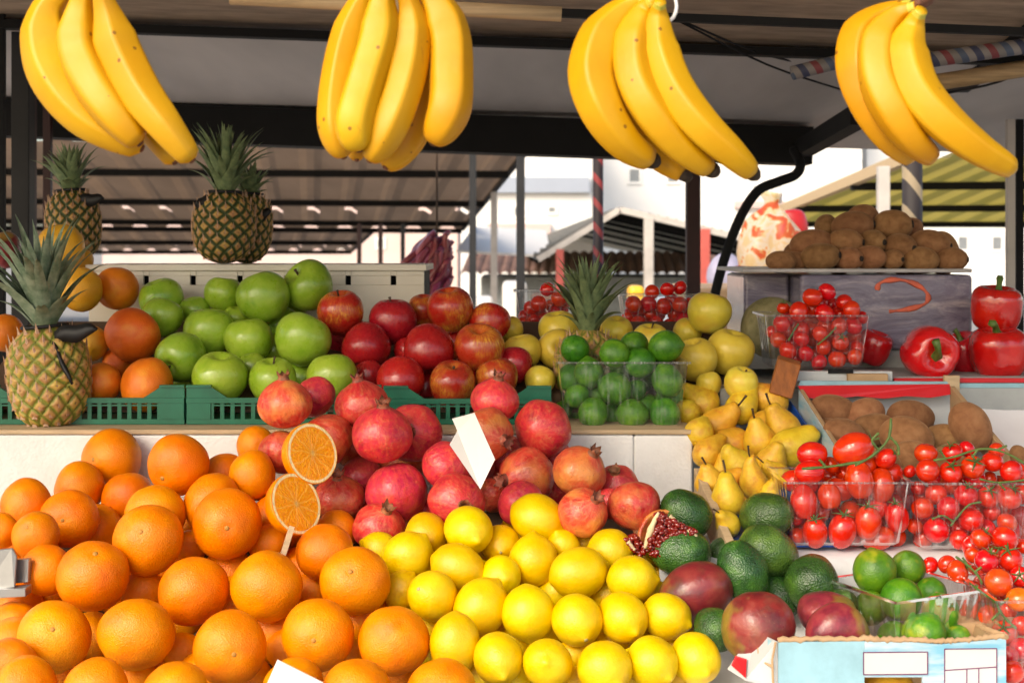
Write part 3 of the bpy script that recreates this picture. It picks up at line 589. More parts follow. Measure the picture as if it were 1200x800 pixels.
# ------------------------------------------------------------------ more materials
def banana_extra(t,vec,tc,oi,c):
    s=nd(t,'ShaderNodeMapping',{'Vector':vec,'Scale':(3,3,.9)}).outputs[0]
    k=ramp(t,nse(t,s,22,6,.75),[(.63,(0,0,0)),(.72,(1,1,1))]); c=mix(t,mth(t,'MULTIPLY',k,.5),c,(.30,.13,.015,1))
    g=ramp(t,nse(t,vec,7,2),[(.5,(0,0,0)),(.7,(1,1,1))]); return mix(t,mth(t,'MULTIPLY',g,.35),c,(.50,.30,.012,1))
M['banana']=skin('banana_peel',[(.3,(.50,.225,.003)),(.5,(.57,.285,.005)),(.75,(.60,.33,.010))],9,.46,[('n',22,.0009),('n',160,.00012)],hv=.006,vv=.05,sss=.08,spec=.35,freckle=(46,.085,(.16,.06,.01,1),.8),dist=.1,extra=banana_extra)
M['banana_green']=plain('green_banana_neck',(.42,.42,.05,1),.5,var=.12,sc=60,col2=(.55,.42,.04,1))
M['banana_tip']=plain('black_banana_tip',(.03,.018,.01,1),.8,sc=200)
M['banana_hand']=plain('brown_banana_hand',(.16,.055,.025,1),.7,var=.25,sc=80,bump=.003)
def pine_mat():
    m,t,b,_=newmat('pineapple_rind'); vec,tc,oi=objco(t)
    e=nd(t,'ShaderNodeAttribute',attribute_name='eye').outputs['Fac']
    n=nse(t,vec,2.2,3); n2=nse(t,vec,14,4)
    body=ramp(t,n,[(.35,(.36,.18,.06)),(.5,(.48,.28,.075)),(.68,(.52,.37,.05))])
    body=mix(t,mth(t,'MULTIPLY',n2,.4),body,(.52,.27,.15,1))
    ed=mth(t,'ADD',e,mth(t,'MULTIPLY_ADD',n2,.4,-.2))
    c=mix(t,ramp(t,ed,[(.58,(0,0,0)),(.82,(.95,.95,.95))]),body,(.20,.22,.025,1))
    c=mix(t,ramp(t,ed,[(.92,(0,0,0)),(1.05,(1,1,1))]),c,(.07,.075,.012,1))
    c=mix(t,ramp(t,e,[(.06,(1,1,1)),(.2,(0,0,0))]),c,(.16,.075,.03,1))
    t.links.new(c,b.inputs['Base Color']); b.inputs['Roughness'].default_value=.55
    bumps(t,b,[(n2,.001)]); return m
M['pine']=pine_mat()
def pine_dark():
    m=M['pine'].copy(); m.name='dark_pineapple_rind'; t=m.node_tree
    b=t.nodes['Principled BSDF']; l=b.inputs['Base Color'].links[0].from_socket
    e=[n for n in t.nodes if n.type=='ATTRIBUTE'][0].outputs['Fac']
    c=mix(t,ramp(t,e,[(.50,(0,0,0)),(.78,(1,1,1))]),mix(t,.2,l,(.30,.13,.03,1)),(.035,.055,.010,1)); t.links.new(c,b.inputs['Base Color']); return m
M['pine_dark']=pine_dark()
M['bract']=plain('pineapple_bract',(.55,.34,.22,1),.7,var=.2,sc=40)
M['pineleaf']=plain('pineapple_leaf',(.20,.26,.12,1),.5,var=.2,sc=4,col2=(.08,.13,.06,1))
M['pineleaf_grey']=plain('grey_pineapple_leaf',(.27,.33,.22,1),.55,var=.2,sc=3.5,col2=(.075,.14,.075,1))
M['black_cloth']=plain('black_ribbon_cloth',(.006,.006,.007,1),.6,sc=60)
M['foam']=plain('white_foam',(.78,.75,.71,1),.75,var=.03,sc=5,bump=.004,col2=(.66,.63,.59,1))
def foam_mat():
    m,t,b,_=newmat('rough_white_foam'); tc=nd(t,'ShaderNodeTexCoord').outputs['Object']
    v=nd(t,'ShaderNodeTexVoronoi',{'Vector':tc,'Scale':230.0}).outputs['Distance']; n=nse(t,tc,9,5,.6); n2=nse(t,tc,40,3)
    c=ramp(t,n,[(.3,(.68,.66,.63)),(.6,(.80,.79,.77))]); c=mix(t,ramp(t,n2,[(.66,(0,0,0)),(.75,(.5,.5,.5))]),c,(.5,.43,.36,1))
    t.links.new(c,b.inputs['Base Color']); b.inputs['Roughness'].default_value=.7
    bumps(t,b,[(v,.0005),(n2,.0007)]); return m
M['foam']=foam_mat()
M['lidgrey']=plain('dull_plastic_lid',(.46,.44,.43,1),.4,sc=12)
M['cream']=plain('cream_plastic',(.74,.69,.58,1),.5,var=.05,sc=6,col2=(.62,.57,.47,1))
M['dark']=plain('dark_paint',(.009,.009,.010,1),.7,sc=12,spec=.2)
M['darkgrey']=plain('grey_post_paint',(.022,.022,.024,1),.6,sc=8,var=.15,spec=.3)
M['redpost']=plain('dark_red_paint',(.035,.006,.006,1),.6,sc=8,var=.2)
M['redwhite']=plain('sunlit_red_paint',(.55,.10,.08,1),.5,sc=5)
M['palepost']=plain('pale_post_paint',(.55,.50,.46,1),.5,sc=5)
M['green']=plain('green_crate_plastic',(.006,.135,.075,1),.35,var=.12,sc=30)
M['wood']=plain('light_crate_wood',(.55,.40,.24,1),.7,var=.12,sc=9,streak=(2,18,18),bump=.001)
M['woodo']=plain('orange_stained_wood',(.36,.11,.02,1),.6,var=.2,sc=12,streak=(12,12,2),bump=.001)
M['bed']=plain('brown_underlay_board',(.10,.06,.035,1),.8,var=.2,sc=9)
M['bamboo']=plain('pale_wooden_pole',(.50,.34,.18,1),.6,var=.2,sc=10,streak=(1,14,14))
M['steel']=plain('galvanised_steel',(.42,.425,.43,1),.35,metal=.8,var=.1,sc=20)
M['card']=plain('white_card',(.66,.63,.60,1),.6,var=.02,sc=20)
M['paper']=plain('white_paper',(.86,.85,.89,1),.7,var=.03,sc=6,bump=.003)
M['cloth']=plain('white_oilcloth',(.72,.73,.74,1),.5,var=.06,sc=14,bump=.004)
M['blueliner']=plain('blue_paper_liner',(.012,.10,.50,1),.45,var=.15,sc=25)
M['kraft']=plain('brown_cardboard',(.44,.28,.15,1),.8,var=.1,sc=30,bump=.001)
M['redcard']=plain('red_printed_cardboard',(.58,.012,.02,1),.45,var=.08,sc=12)
M['bluecard']=plain('light_blue_printed_cardboard',(.27,.47,.55,1),.5,var=.10,sc=30)
M['whitecard']=plain('white_printed_cardboard',(.50,.52,.53,1),.5,var=.04,sc=14)
M['greycard']=plain('grey_printed_cardboard',(.36,.38,.38,1),.6,var=.1,sc=14)
M['purpleline']=plain('purple_printed_line',(.16,.01,.09,1),.5)
def sky_print():
    m,t,b,_=newmat('cloud_printed_cardboard'); tc=nd(t,'ShaderNodeTexCoord').outputs['Object']
    s=nd(t,'ShaderNodeMapping',{'Vector':tc,'Scale':(8,8,45)}).outputs[0]
    c=ramp(t,nse(t,s,1.6,4,.6),[(.4,(.48,.55,.59)),(.62,(.16,.40,.54))]); t.links.new(c,b.inputs['Base Color']); b.inputs['Roughness'].default_value=.5
    return m
M['skyprint']=sky_print()
def clear_mat(name, tint=(.93,.94,.95,1), milky_glint=.022, fres=.5):
    m,t,b,out=newmat(name); t.nodes.remove(b)
    tr=nd(t,'ShaderNodeBsdfTransparent',{'Color':tint}).outputs[0]
    gl=nd(t,'ShaderNodeBsdfGlossy',{'Color':(1,1,1,1),'Roughness':.07}).outputs[0]
    df=nd(t,'ShaderNodeBsdfTranslucent',{'Color':(.8,.8,.8,1)}).outputs[0]; d2=nd(t,'ShaderNodeBsdfDiffuse',{'Color':(.85,.85,.85,1)}).outputs[0]
    dd=nd(t,'ShaderNodeMixShader',{0:.5,1:df,2:d2}).outputs[0]
    mp=nd(t,'ShaderNodeMapping',{'Vector':nd(t,'ShaderNodeTexCoord').outputs['Object'],'Scale':(260,260,9)}).outputs[0]
    milky_glint=mth(t,'MULTIPLY_ADD',ramp(t,nse(t,mp,1.0,2),[(.52,(0,0,0)),(.72,(1,1,1))]),milky_glint*9,milky_glint)  # pale upright streaks painted into the plastic for highlights along the walls
    a=nd(t,'ShaderNodeMixShader',{0:milky_glint,1:tr,2:dd}).outputs[0]
    lw=nd(t,'ShaderNodeFresnel',{'IOR':1.45}).outputs[0]
    f=mth(t,'MULTIPLY_ADD',lw,fres,.0,clamp=True)
    s=nd(t,'ShaderNodeMixShader',{0:f,1:a,2:gl}).outputs[0]
    t.links.new(s,out.inputs['Surface']); return m
M['clear']=clear_mat('clear_punnet_plastic')
M['rim']=clear_mat('clear_punnet_rim',(.88,.89,.9,1),.06,.9)
def corr(name, col, trans, tcol):
    m,t,b,out=newmat(name); tc=nd(t,'ShaderNodeTexCoord').outputs['Object']
    n=nse(t,nd(t,'ShaderNodeMapping',{'Vector':tc,'Scale':(1.2,.25,1)}).outputs[0],1.5,5,.6)
    c=ramp(t,n,[(.3,tuple(x*.55 for x in col)),(.65,col)]); t.links.new(c,b.inputs['Base Color']); b.inputs['Roughness'].default_value=.6
    if trans:
        tl=nd(t,'ShaderNodeBsdfTranslucent',{'Color':mix(t,n,tuple(x*.6 for x in tcol)+(1,),tcol+(1,))}).outputs[0]
        s=nd(t,'ShaderNodeMixShader',{0:trans,1:b.outputs[0],2:tl}).outputs[0]; t.links.new(s,out.inputs['Surface'])
    return m
M['roofbrown']=corr('rusty_roof_sheet',(.36,.26,.19),.20,(.45,.30,.20))
M['roofyellow']=corr('yellow_roof_sheet',(.25,.20,.07),.42,(.80,.62,.12))
M['roofgrey']=corr('grey_roof_sheet',(.24,.22,.19),.28,(.45,.40,.28))
M['rooftile']=plain('clay_roof_tile',(.19,.10,.07,1),.8,var=.25,sc=3)
M['tarp']=corr('grey_canopy_sheet',(.72,.66,.63),.05,(.40,.37,.36))
M['tarpbrown']=plain('brown_canopy_board',(.46,.335,.235,1),.8,var=.2,sc=9,streak=(1,4,4),bump=.002)
M['facade']=plain('pale_render',(.86,.84,.81,1),.9,var=.03,sc=.6)
M['facadepink']=plain('pink_render',(.66,.50,.47,1),.9,var=.06,sc=.6)
M['facadegrey']=plain('grey_blue_render',(.36,.40,.48,1),.9,var=.06,sc=.6)
M['winglass']=plain('dark_window_glass',(.25,.27,.29,1),.15)
def ground_mat(name,c1,c2,sc):
    m,t,b,_=newmat(name); tc=nd(t,'ShaderNodeTexCoord').outputs['Object']
    n=nse(t,tc,sc,6,.65); n2=nse(t,tc,sc*.05,3)
    c=mix(t,n2,ramp(t,n,[(.3,c1),(.7,c2)]),c1); t.links.new(c,b.inputs['Base Color']); b.inputs['Roughness'].default_value=.85; bumps(t,b,[(n,.004)]); return m
M['paving']=ground_mat('market_paving',(.24,.22,.20),(.38,.35,.32),6)
def wrap_mat():
    m,t,b,_=newmat('purple_grey_wrap'); tc=nd(t,'ShaderNodeTexCoord').outputs['Object']
    s=nd(t,'ShaderNodeMapping',{'Vector':tc,'Scale':(6,6,26),'Rotation':(0,.25,0)}).outputs[0]
    n=nse(t,s,1.8,6,.7,.8)
    c=ramp(t,n,[(.32,(.10,.085,.14)),(.5,(.20,.175,.24)),(.68,(.40,.35,.38))]); t.links.new(c,b.inputs['Base Color']); b.inputs['Roughness'].default_value=.25
    b.inputs['Coat Weight'].default_value=.9; b.inputs['Coat Roughness'].default_value=.15
    bumps(t,b,[(n,.006)]); return m
M['wrap']=wrap_mat()
M['scrawl']=plain('orange_paint_scrawl',(.72,.13,.06,1),.5,var=.2,sc=60)
M['melon']=skin('grey_green_melon_rind',[(.3,(.13,.12,.05)),(.5,(.22,.20,.09)),(.75,(.30,.27,.14))],3,.6,[('n',25,.001)])
M['chili']=skin('dried_pepper_skin',[(.3,(.16,.018,.045)),(.5,(.32,.05,.10)),(.75,(.46,.14,.20))],3,.3,[('n',6,.004)],coat=.4,hv=.03,vv=.35)
def bag_mat():
    m,t,b,out=newmat('printed_plastic_bag'); tc=nd(t,'ShaderNodeTexCoord').outputs['Object']
    n=nse(t,tc,26,3,.5,.6)
    c=ramp(t,n,[(.38,(.85,.70,.40)),(.47,(.88,.84,.76)),(.52,(.88,.74,.40)),(.55,(.80,.20,.06)),(.72,(.70,.06,.08))],'CONSTANT' if False else 'LINEAR')
    t.links.new(c,b.inputs['Base Color']); b.inputs['Roughness'].default_value=.35
    tl=nd(t,'ShaderNodeBsdfTranslucent',{'Color':c}).outputs[0]
    t.links.new(nd(t,'ShaderNodeMixShader',{0:.6,1:b.outputs[0],2:tl}).outputs[0],out.inputs['Surface']); return m
M['bag']=bag_mat()
M['redplastic']=plain('red_plastic',(.62,.02,.02,1),.35)
M['whiteplastic']=plain('white_plastic',(.8,.8,.8,1),.3)
def stripe_mat(name, cols, sc, axis=0, tilt=.5):
    m,t,b,_=newmat(name); tc=nd(t,'ShaderNodeTexCoord').outputs['Object']; s=nd(t,'ShaderNodeSeparateXYZ',{0:tc})
    o=[s.outputs[0],s.outputs[1],s.outputs[2]]; other=o[2] if axis==0 else o[0]
    f=mth(t,'FRACT',mth(t,'MULTIPLY_ADD',o[axis],sc,mth(t,'MULTIPLY',other,sc*tilt)))
    k=len(cols); c=ramp(t,f,[(i/k,x) for i,x in enumerate(cols)],'CONSTANT'); t.links.new(c,b.inputs['Base Color']); b.inputs['Roughness'].default_value=.6; return m
M['ribbonstripe']=stripe_mat('striped_ribbon_wrap',[(.26,.24,.24),(.05,.06,.12),(.24,.22,.22),(.22,.05,.06),(.20,.19,.19),(.08,.11,.18)],12,0,.7)
M['poststripe']=stripe_mat('red_and_black_wound_post',[(.02,.010,.009),(.02,.010,.009),(.22,.025,.022)],13,2,1.2)
M['tanstripe']=stripe_mat('tan_and_black_wound_post',[(.03,.022,.02),(.03,.022,.02),(.30,.23,.14)],8.5,2,1.3)
M['fleshrind']=M['orange']
def flesh_mat():
    m,t,b,_=newmat('cut_orange_flesh'); tc=nd(t,'ShaderNodeTexCoord').outputs['Object']; s=nd(t,'ShaderNodeSeparateXYZ',{0:tc})
    x,y=s.outputs[0],s.outputs[1]
    r=mth(t,'SQRT',mth(t,'ADD',mth(t,'MULTIPLY',x,x),mth(t,'MULTIPLY',y,y)))
    wv=nse(t,tc,3,2); an=mth(t,'ADD',mth(t,'ARCTAN2',y,x),mth(t,'MULTIPLY_ADD',wv,.5,-.25))
    f=mth(t,'ABSOLUTE',mth(t,'SUBTRACT',mth(t,'FRACT',mth(t,'MULTIPLY',an,10/6.28318)),.5))
    seg=mth(t,'MULTIPLY',mth(t,'SUBTRACT',.5,f),r)          # distance to a membrane
    mem=ramp(t,seg,[(.015,(1,1,1)),(.06,(0,0,0))])
    pol=nd(t,'ShaderNodeCombineXYZ',{'X':mth(t,'MULTIPLY',an,4.5),'Y':mth(t,'MULTIPLY',r,3.0)}).outputs[0]
    ves=nse(t,pol,2.2,3,.6); ves2=nd(t,'ShaderNodeTexVoronoi',{'Vector':pol,'Scale':3.2}).outputs['Distance']
    c=ramp(t,mth(t,'ADD',mth(t,'MULTIPLY',ves,.7),mth(t,'MULTIPLY',ves2,.35)),[(.2,(.80,.22,.001)),(.5,(.88,.30,.003)),(.75,(.92,.42,.015))])
    c=mix(t,mth(t,'MULTIPLY',mem,.45),c,(.93,.52,.10,1))
    core=ramp(t,mth(t,'ADD',r,mth(t,'MULTIPLY',ves,.12)),[(.07,(1,1,1)),(.17,(0,0,0))]); c=mix(t,mth(t,'MULTIPLY',core,.6),c,(.92,.66,.22,1))
    rr=mth(t,'ADD',r,mth(t,'MULTIPLY_ADD',wv,.03,-.015))
    c=mix(t,ramp(t,rr,[(.868,(0,0,0)),(.892,(1,1,1))]),c,(.88,.72,.40,1))
    c=mix(t,ramp(t,rr,[(.955,(0,0,0)),(.975,(1,1,1))]),c,(.80,.30,.01,1))
    t.links.new(c,b.inputs['Base Color']); b.inputs['Roughness'].default_value=.28; b.inputs['Subsurface Weight'].default_value=.15; b.inputs['Subsurface Scale'].default_value=.006
    bumps(t,b,[(ves2,.0006),(ves,.0004)]); return m
M['flesh']=flesh_mat()
M['aril']=skin('pomegranate_aril',[(.3,(.06,.001,.004)),(.5,(.16,.003,.008)),(.72,(.40,.03,.03))],2,.1,[('n',3,.0004)],coat=.8,hv=.01,vv=.3)
M['pith']=plain('cream_pith',(.74,.58,.34,1),.7,var=.12,sc=40,bump=.002)
M['skinp']=plain('person_skin',(.45,.27,.19,1),.6)
M['scarf']=plain('lilac_headscarf_cloth',(.36,.34,.46,1),.85,sc=12)
M['coat']=plain('dark_coat_cloth',(.05,.05,.07,1),.9,sc=12)
# ------------------------------------------------------------------ bananas
def spline(pts,n):
    pts=[Vector(p) for p in pts]; out=[]; k=len(pts)-1
    for s in range(n+1):
        t=s/n*k; i=min(int(t),k-1); f=t-i; q=[pts[max(0,min(k,i+d))] for d in (-1,0,1,2)]
        out.append(.5*((2*q[1])+(-q[0]+q[2])*f+(2*q[0]-5*q[1]+4*q[2]-q[3])*f*f+(-q[0]+3*q[1]-3*q[2]+q[3])*f**3))
    return out
def bunch(label, crown, bananas, Y0):
    root=empty('banana_bunch',P(*crown,Y0),label,'bananas','bunches of bananas hung from the canopy'); o0=root.location.copy()
    for k,(pts,rp,dy,tip) in enumerate(bananas):
        n=30; c=spline([P(u,v,Y0+dy+.012*math.sin(i*1.1)) for i,(u,v) in enumerate(pts)],n)
        c=[p-o0 for p in c]; Rm=rp*Y0/F
        def rr(t):
            a=min(1,.30+.70*min(1,max(0,(t-.04)/.30))**1.15)
            e=(1 if t<.74 else max(.36,math.sqrt(max(0,1-((t-.74)/.27)**2.2)))) if len(bananas)>5 else (1 if t<.45 else 1-.52*((t-.45)/.55)**2.1)*(1 if t<.955 else math.sqrt(max(.25,1-((t-.955)/.05)**2))) 
            return Rm*a*e
        sh=lambda th,t:1+.8*(1.10*math.cos(math.pi/5)/math.cos(((th+k*.7)%(2*math.pi/5))-math.pi/5)-1)*(.35+.65*math.sin(math.pi*min(1,t*1.05)))
        b=MB(); b.tube(c,[rr(i/n) for i in range(n+1)],40,0,sh,up=Vector((0,-1,.2)))
        ob=b.obj('banana',[M['banana'],M['banana_green']],root,True)
        nf=40
        if tip!='noneck':
            for p in ob.data.polygons:
                if p.index//nf<2: p.material_index=1
        d=(c[-1]-c[-2]).normalized(); t=MB(); t.tube([c[-1]-d*.001,c[-1]+d*(.004 if tip==2 else .0015),c[-1]+d*(.007 if tip==2 else .002)],[Rm*(.42 if tip==2 else .2),Rm*(.34 if tip==2 else .16),Rm*(.2 if tip==2 else .08)],9); t.obj('banana_tip',M['banana_tip' if tip==2 else 'banana_hand'],ob,True)
    b=MB(); e=spline([P(crown[0]-6,crown[1]-6,Y0)-o0,P(crown[0],crown[1],Y0)-o0,P(crown[0]+5,crown[1]+8,Y0)-o0],4)
    b.tube(e,[.008,.0125,.0135,.012,.007],12,shape=lambda th,t:1+.12*math.cos(3*th)); b.obj('hand_stub',M['banana_hand'],root,True)
    # loop of string up to the rail
    s=MB(); s.tube([Vector((0,0,.0)),Vector((.004,.01,.10)),Vector((0,.02,.24))],.0012,6); s.obj('hanging_string',M['palepost'],root,True)
    return root
bunch('heavy bright yellow banana bunch hanging above the two pineapples at the stall post',(105,-48),[
 ([(98,-30),(60,5),(53,50),(66,95),(105,142),(166,174)],28,.012,1),
 ([(104,-30),(95,10),(93,55),(108,95),(135,135),(164,168)],27,-.012,1),
 ([(112,-30),(126,15),(140,60),(165,110),(195,150),(225,188)],25,-.02,1),
 ([(106,-30),(120,40),(140,95),(170,140),(205,190)],22,.035,1)],1.15)
bunch('banana bunch of five fingers hanging straight down above the red apples',(462,-42),[
 ([(452,-30),(425,0),(406,50),(395,105),(393,150),(403,184)],20,.01,1),
 ([(456,-30),(448,0),(443,45),(427,100),(415,145),(421,176)],24,-.015,1),
 ([(464,-30),(480,10),(482,50),(473,100),(455,150),(433,188)],22,-.008,1),
 ([(466,-30),(498,40),(500,100),(483,155),(452,196)],22,.03,1),
 ([(470,-30),(505,-5),(525,40),(528,90),(525,130),(507,168)],26,.0,1),
 ([(458,-30),(430,60),(418,130),(418,187)],16,.035,1)],1.15)
bunch('banana bunch with dark tips hanging on a white ring above the limes',(768,-8),[
 ([(760,-2),(737,8),(708,40),(694,85),(706,130),(733,168),(764,188)],27,.0,2),
 ([(767,0),(757,12),(744,45),(744,88),(763,130),(797,172),(834,199)],25,-.012,2),
 ([(774,2),(771,20),(773,60),(790,105),(822,148),(857,180),(882,203)],23,-.02,2),
 ([(764,0),(740,60),(735,120),(765,175),(802,205)],21,.035,2)],1.17)
bunch('banana bunch with a reddish brown stub hanging over the kiwi pile',(1079,2),[
 ([(1070,6),(1038,16),(1010,40),(1003,80),(1016,122),(1042,162),(1070,186)],24,.018,1),
 ([(1074,8),(1052,18),(1030,48),(1029,90),(1047,132),(1070,165),(1094,186)],24,-.008,1),
 ([(1080,12),(1070,30),(1062,62),(1075,106),(1108,145),(1148,176),(1188,199)],25,-.02,1)],1.17)
r=MB(); c=P(776,8,1.17); r.tube([c+Vector((.012*math.cos(a),.0,.014*math.sin(a))) for a in [2*math.pi*i/18 for i in range(19)]],.0016,8,cap=False)
r.tube([c+Vector((0,0,.014)),c+Vector((.001,.01,.2))],.0009,6)
tag(r.obj('hanging_ring',M['whiteplastic'],None,True),'white wire ring carrying the bananas with dark tips','hook')
# ------------------------------------------------------------------ pineapples
def pine_body(seed):
    nt,nh=182,130; vs=[]; ey=[]; fs=[]; K=2.35; N=13
    for i in range(nh+1):
        h=i/nh; z=-1.25+2.5*h; pr=(1-abs(2*h-1)**3.4)**.5 if 0<h<1 else 0
        pr=pr*(.93+.10*math.sin(math.pi*min(1,max(0,1-h*.9))))
        for j in range(nt):
            th=2*math.pi*j/nt; w1=.10*noise.noise(Vector((math.cos(th)*1.6,math.sin(th)*1.6,z*1.6+seed*5))); w2=.10*noise.noise(Vector((math.cos(th)*1.6,math.sin(th)*1.6,z*1.6+seed*5+9))); a=N*th/(2*math.pi)+K*z+w1*2; b=N*th/(2*math.pi)-K*z+w2*2
            fa=abs((a%1)-.5)*2; fb=abs((b%1)-.5)*2; e=max(fa,fb)
            q=(1-e**2.2)*.105-.035*max(0,1-e*3.5)
            rr=pr*(1+q*min(1,pr*1.5))*(1+.02*noise.noise(Vector((math.cos(th)*2,math.sin(th)*2,z*2+seed))))
            vs.append((rr*math.cos(th),rr*math.sin(th),z)); ey.append(e)
    for i in range(nh):
        for j in range(nt): fs.append((i*nt+j,i*nt+(j+1)%nt,(i+1)*nt+(j+1)%nt,(i+1)*nt+j))
    nb=len(vs); mi=[0]*len(fs)
    # bracts: one small papery spike at the foot of each eye
    rnd=random.Random(seed)
    for ia in range(-8,24):
        for ib in range(-24,24):
            a=ia+.5; b=ib+.5; z=(a-b)/(2*K); th=(a+b)/2*2*math.pi/N
            if not(-1.12<z<1.12) or not(0<=th<2*math.pi): continue
            h=(z+1.25)/2.5; pr=(1-abs(2*h-1)**3.4)**.5*(.93+.10*math.sin(math.pi*min(1,max(0,1-h*.9))))
            r0=pr*1.05; w=.085; c,s=math.cos(th),math.sin(th); lz=z-.06; k=len(vs)
            vs += [(r0*c-w*-s*-1,r0*s-w*c,lz),(r0*c+w*-s,r0*s+w*c,lz),((r0+.05)*c,(r0+.05)*s,lz+.02),((r0+.045+.05*rnd.random())*c,(r0+.045+.05*rnd.random())*s,z+.17+.10*rnd.random())]
            ey += [.2]*4; fs += [(k,k+2,k+3),(k+2,k+1,k+3)]; mi += [1,1]
    me=bpy.data.meshes.new('pineapple_body'); me.from_pydata(vs,[],fs); me.attributes.new('eye','FLOAT','POINT').data.foreach_set('value',ey)
    for p,m in zip(me.polygons,mi): p.use_smooth=m==0; p.material_index=m
    return me
def pine_crown(seed, n, L, spread, base=1.2):
    b=MB(); rnd=random.Random(seed)
    for i in range(n):
        f=i/(n-1); az=i*2.39996+rnd.uniform(-.25,.25)                  # outer leaves first
        el=R(90-(spread*(1-f)**1.1+4))+rnd.uniform(-.08,.08); ln=L*(.55+.45*math.sin(math.pi*(.18+.62*f)))*rnd.uniform(.85,1.12)
        ln*= .62 if f<.12 else 1
        bend=rnd.uniform(.35,1.15)*(1.2-f); w=(.215 if spread>30 else .19)*rnd.uniform(.85,1.2)*(1-.2*f)
        p=Vector((math.cos(az)*.26*(1-f),math.sin(az)*.26*(1-f),base-.12+.45*f*L*.28)); e=el; seg=8; row=[]
        out=Vector((math.cos(az),math.sin(az),0)); side=Vector((-math.sin(az),math.cos(az),0)); tw=rnd.uniform(-.12,.12)
        for k in range(seg+1):
            t=k/seg; d=out*math.cos(e)+Vector((0,0,1))*math.sin(e); nn=out*-math.sin(e)+Vector((0,0,1))*math.cos(e)
            ww=w*(1-t**1.7)*(.8+.5*min(1,t*4)*(1-t*.4))+.004
            row += [p-side*ww+nn*ww*.45, p+side*0, p+side*ww+nn*ww*.45]
            p=p+d*(ln/seg)+side*tw*ln/seg*t; e-=bend/seg*(1.2*t+.2)*1.6
        b.add(row,[f_ for k in range(seg) for f_ in ((k*3,k*3+1,k*3+4,k*3+3),(k*3+1,k*3+2,k*3+5,k*3+4))])
    return b
PB=[pine_body(1),pine_body(2)]
def pineapple(label, u, v, rx, hy, Y, crownL, n, spread, tilt, dark, grey, ribbon=None, seed=0):
    me=PB[0] if not dark else PB[1]
    if not me.materials: me.materials.append(M['pine_dark' if dark else 'pine']); me.materials.append(M['bract'])
    s=rx*Y/F; root=empty('pineapple',P(u,v+hy,Y),label,'pineapple','pineapples on the stall'); root.scale=(s,s,s); root.rotation_euler=(0,R(tilt),random.uniform(0,.1))
    zs=hy/rx/1.25
    bd=link('body',me,root,(0,0,1.25*zs)); bd.scale=(1,1,zs); bd.rotation_euler=(0,0,seed*1.3)
    c=pine_crown(seed,n,crownL,spread).obj('leaf_crown',M['pineleaf_grey' if grey else 'pineleaf'],root,True,(0,0,1.25*zs-1.25+1.25*zs)); c.location=(0,0,2.5*zs-1.25)
    if ribbon:
        b=MB()
        for (ax,az,L,w,up) in ribbon:
            row=[]; a=R(ax)
            for k in range(9):
                t=k/8; r=.45+L*t; ww=w*math.sin(math.pi*min(1,.15+t*.85))**.6*(1 if t<.95 else .5)
                x=r*math.cos(a); y=-abs(r*math.sin(a)) if ax>=0 else r*math.sin(a); z=az+up*t-.25*t*t+.05*math.sin(t*9)
                row += [(x,y-.9*(1-t)*0-.55,z-ww),(x+.02,y-.62,z),(x,y-.50,z+ww*.8)]
            b.add(row,[f_ for k in range(8) for f_ in ((k*3,k*3+1,k*3+4,k*3+3),(k*3+1,k*3+2,k*3+5,k*3+4))])
        b.tube([(.60*math.cos(q),.60*math.sin(q),2.5*zs-.06) for q in [2*math.pi*i/20 for i in range(21)]],.05,8,cap=False)
        o=b.obj('ribbon',M['black_cloth'],root,True); m=o.modifiers.new('thick','SOLIDIFY'); m.thickness=.03; tag(o,'black ribbon tied round its neck')
    return root
zt=2.5*61/48/1.25*1.0
pineapple('tall pineapple with grey leaves and a black ribbon, standing before the grapefruit',63,441,42.5,62,1.955,2.95,50,33,-5,False,True,[(-12,2.55,1.25,.26,.35),(-30,2.4,.6,.12,-.9)],1)
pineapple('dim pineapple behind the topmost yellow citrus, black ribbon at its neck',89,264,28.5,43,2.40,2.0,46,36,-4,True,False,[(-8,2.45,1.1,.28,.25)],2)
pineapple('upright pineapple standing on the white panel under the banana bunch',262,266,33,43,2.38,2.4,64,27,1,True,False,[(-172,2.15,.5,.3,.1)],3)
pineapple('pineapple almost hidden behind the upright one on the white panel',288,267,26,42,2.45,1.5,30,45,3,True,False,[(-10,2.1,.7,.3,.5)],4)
pineapple('small pineapple with fresh green leaves, standing behind the square lime punnet',687,437,35,52,2.095,2.5,60,27,1,False,False,None,5)
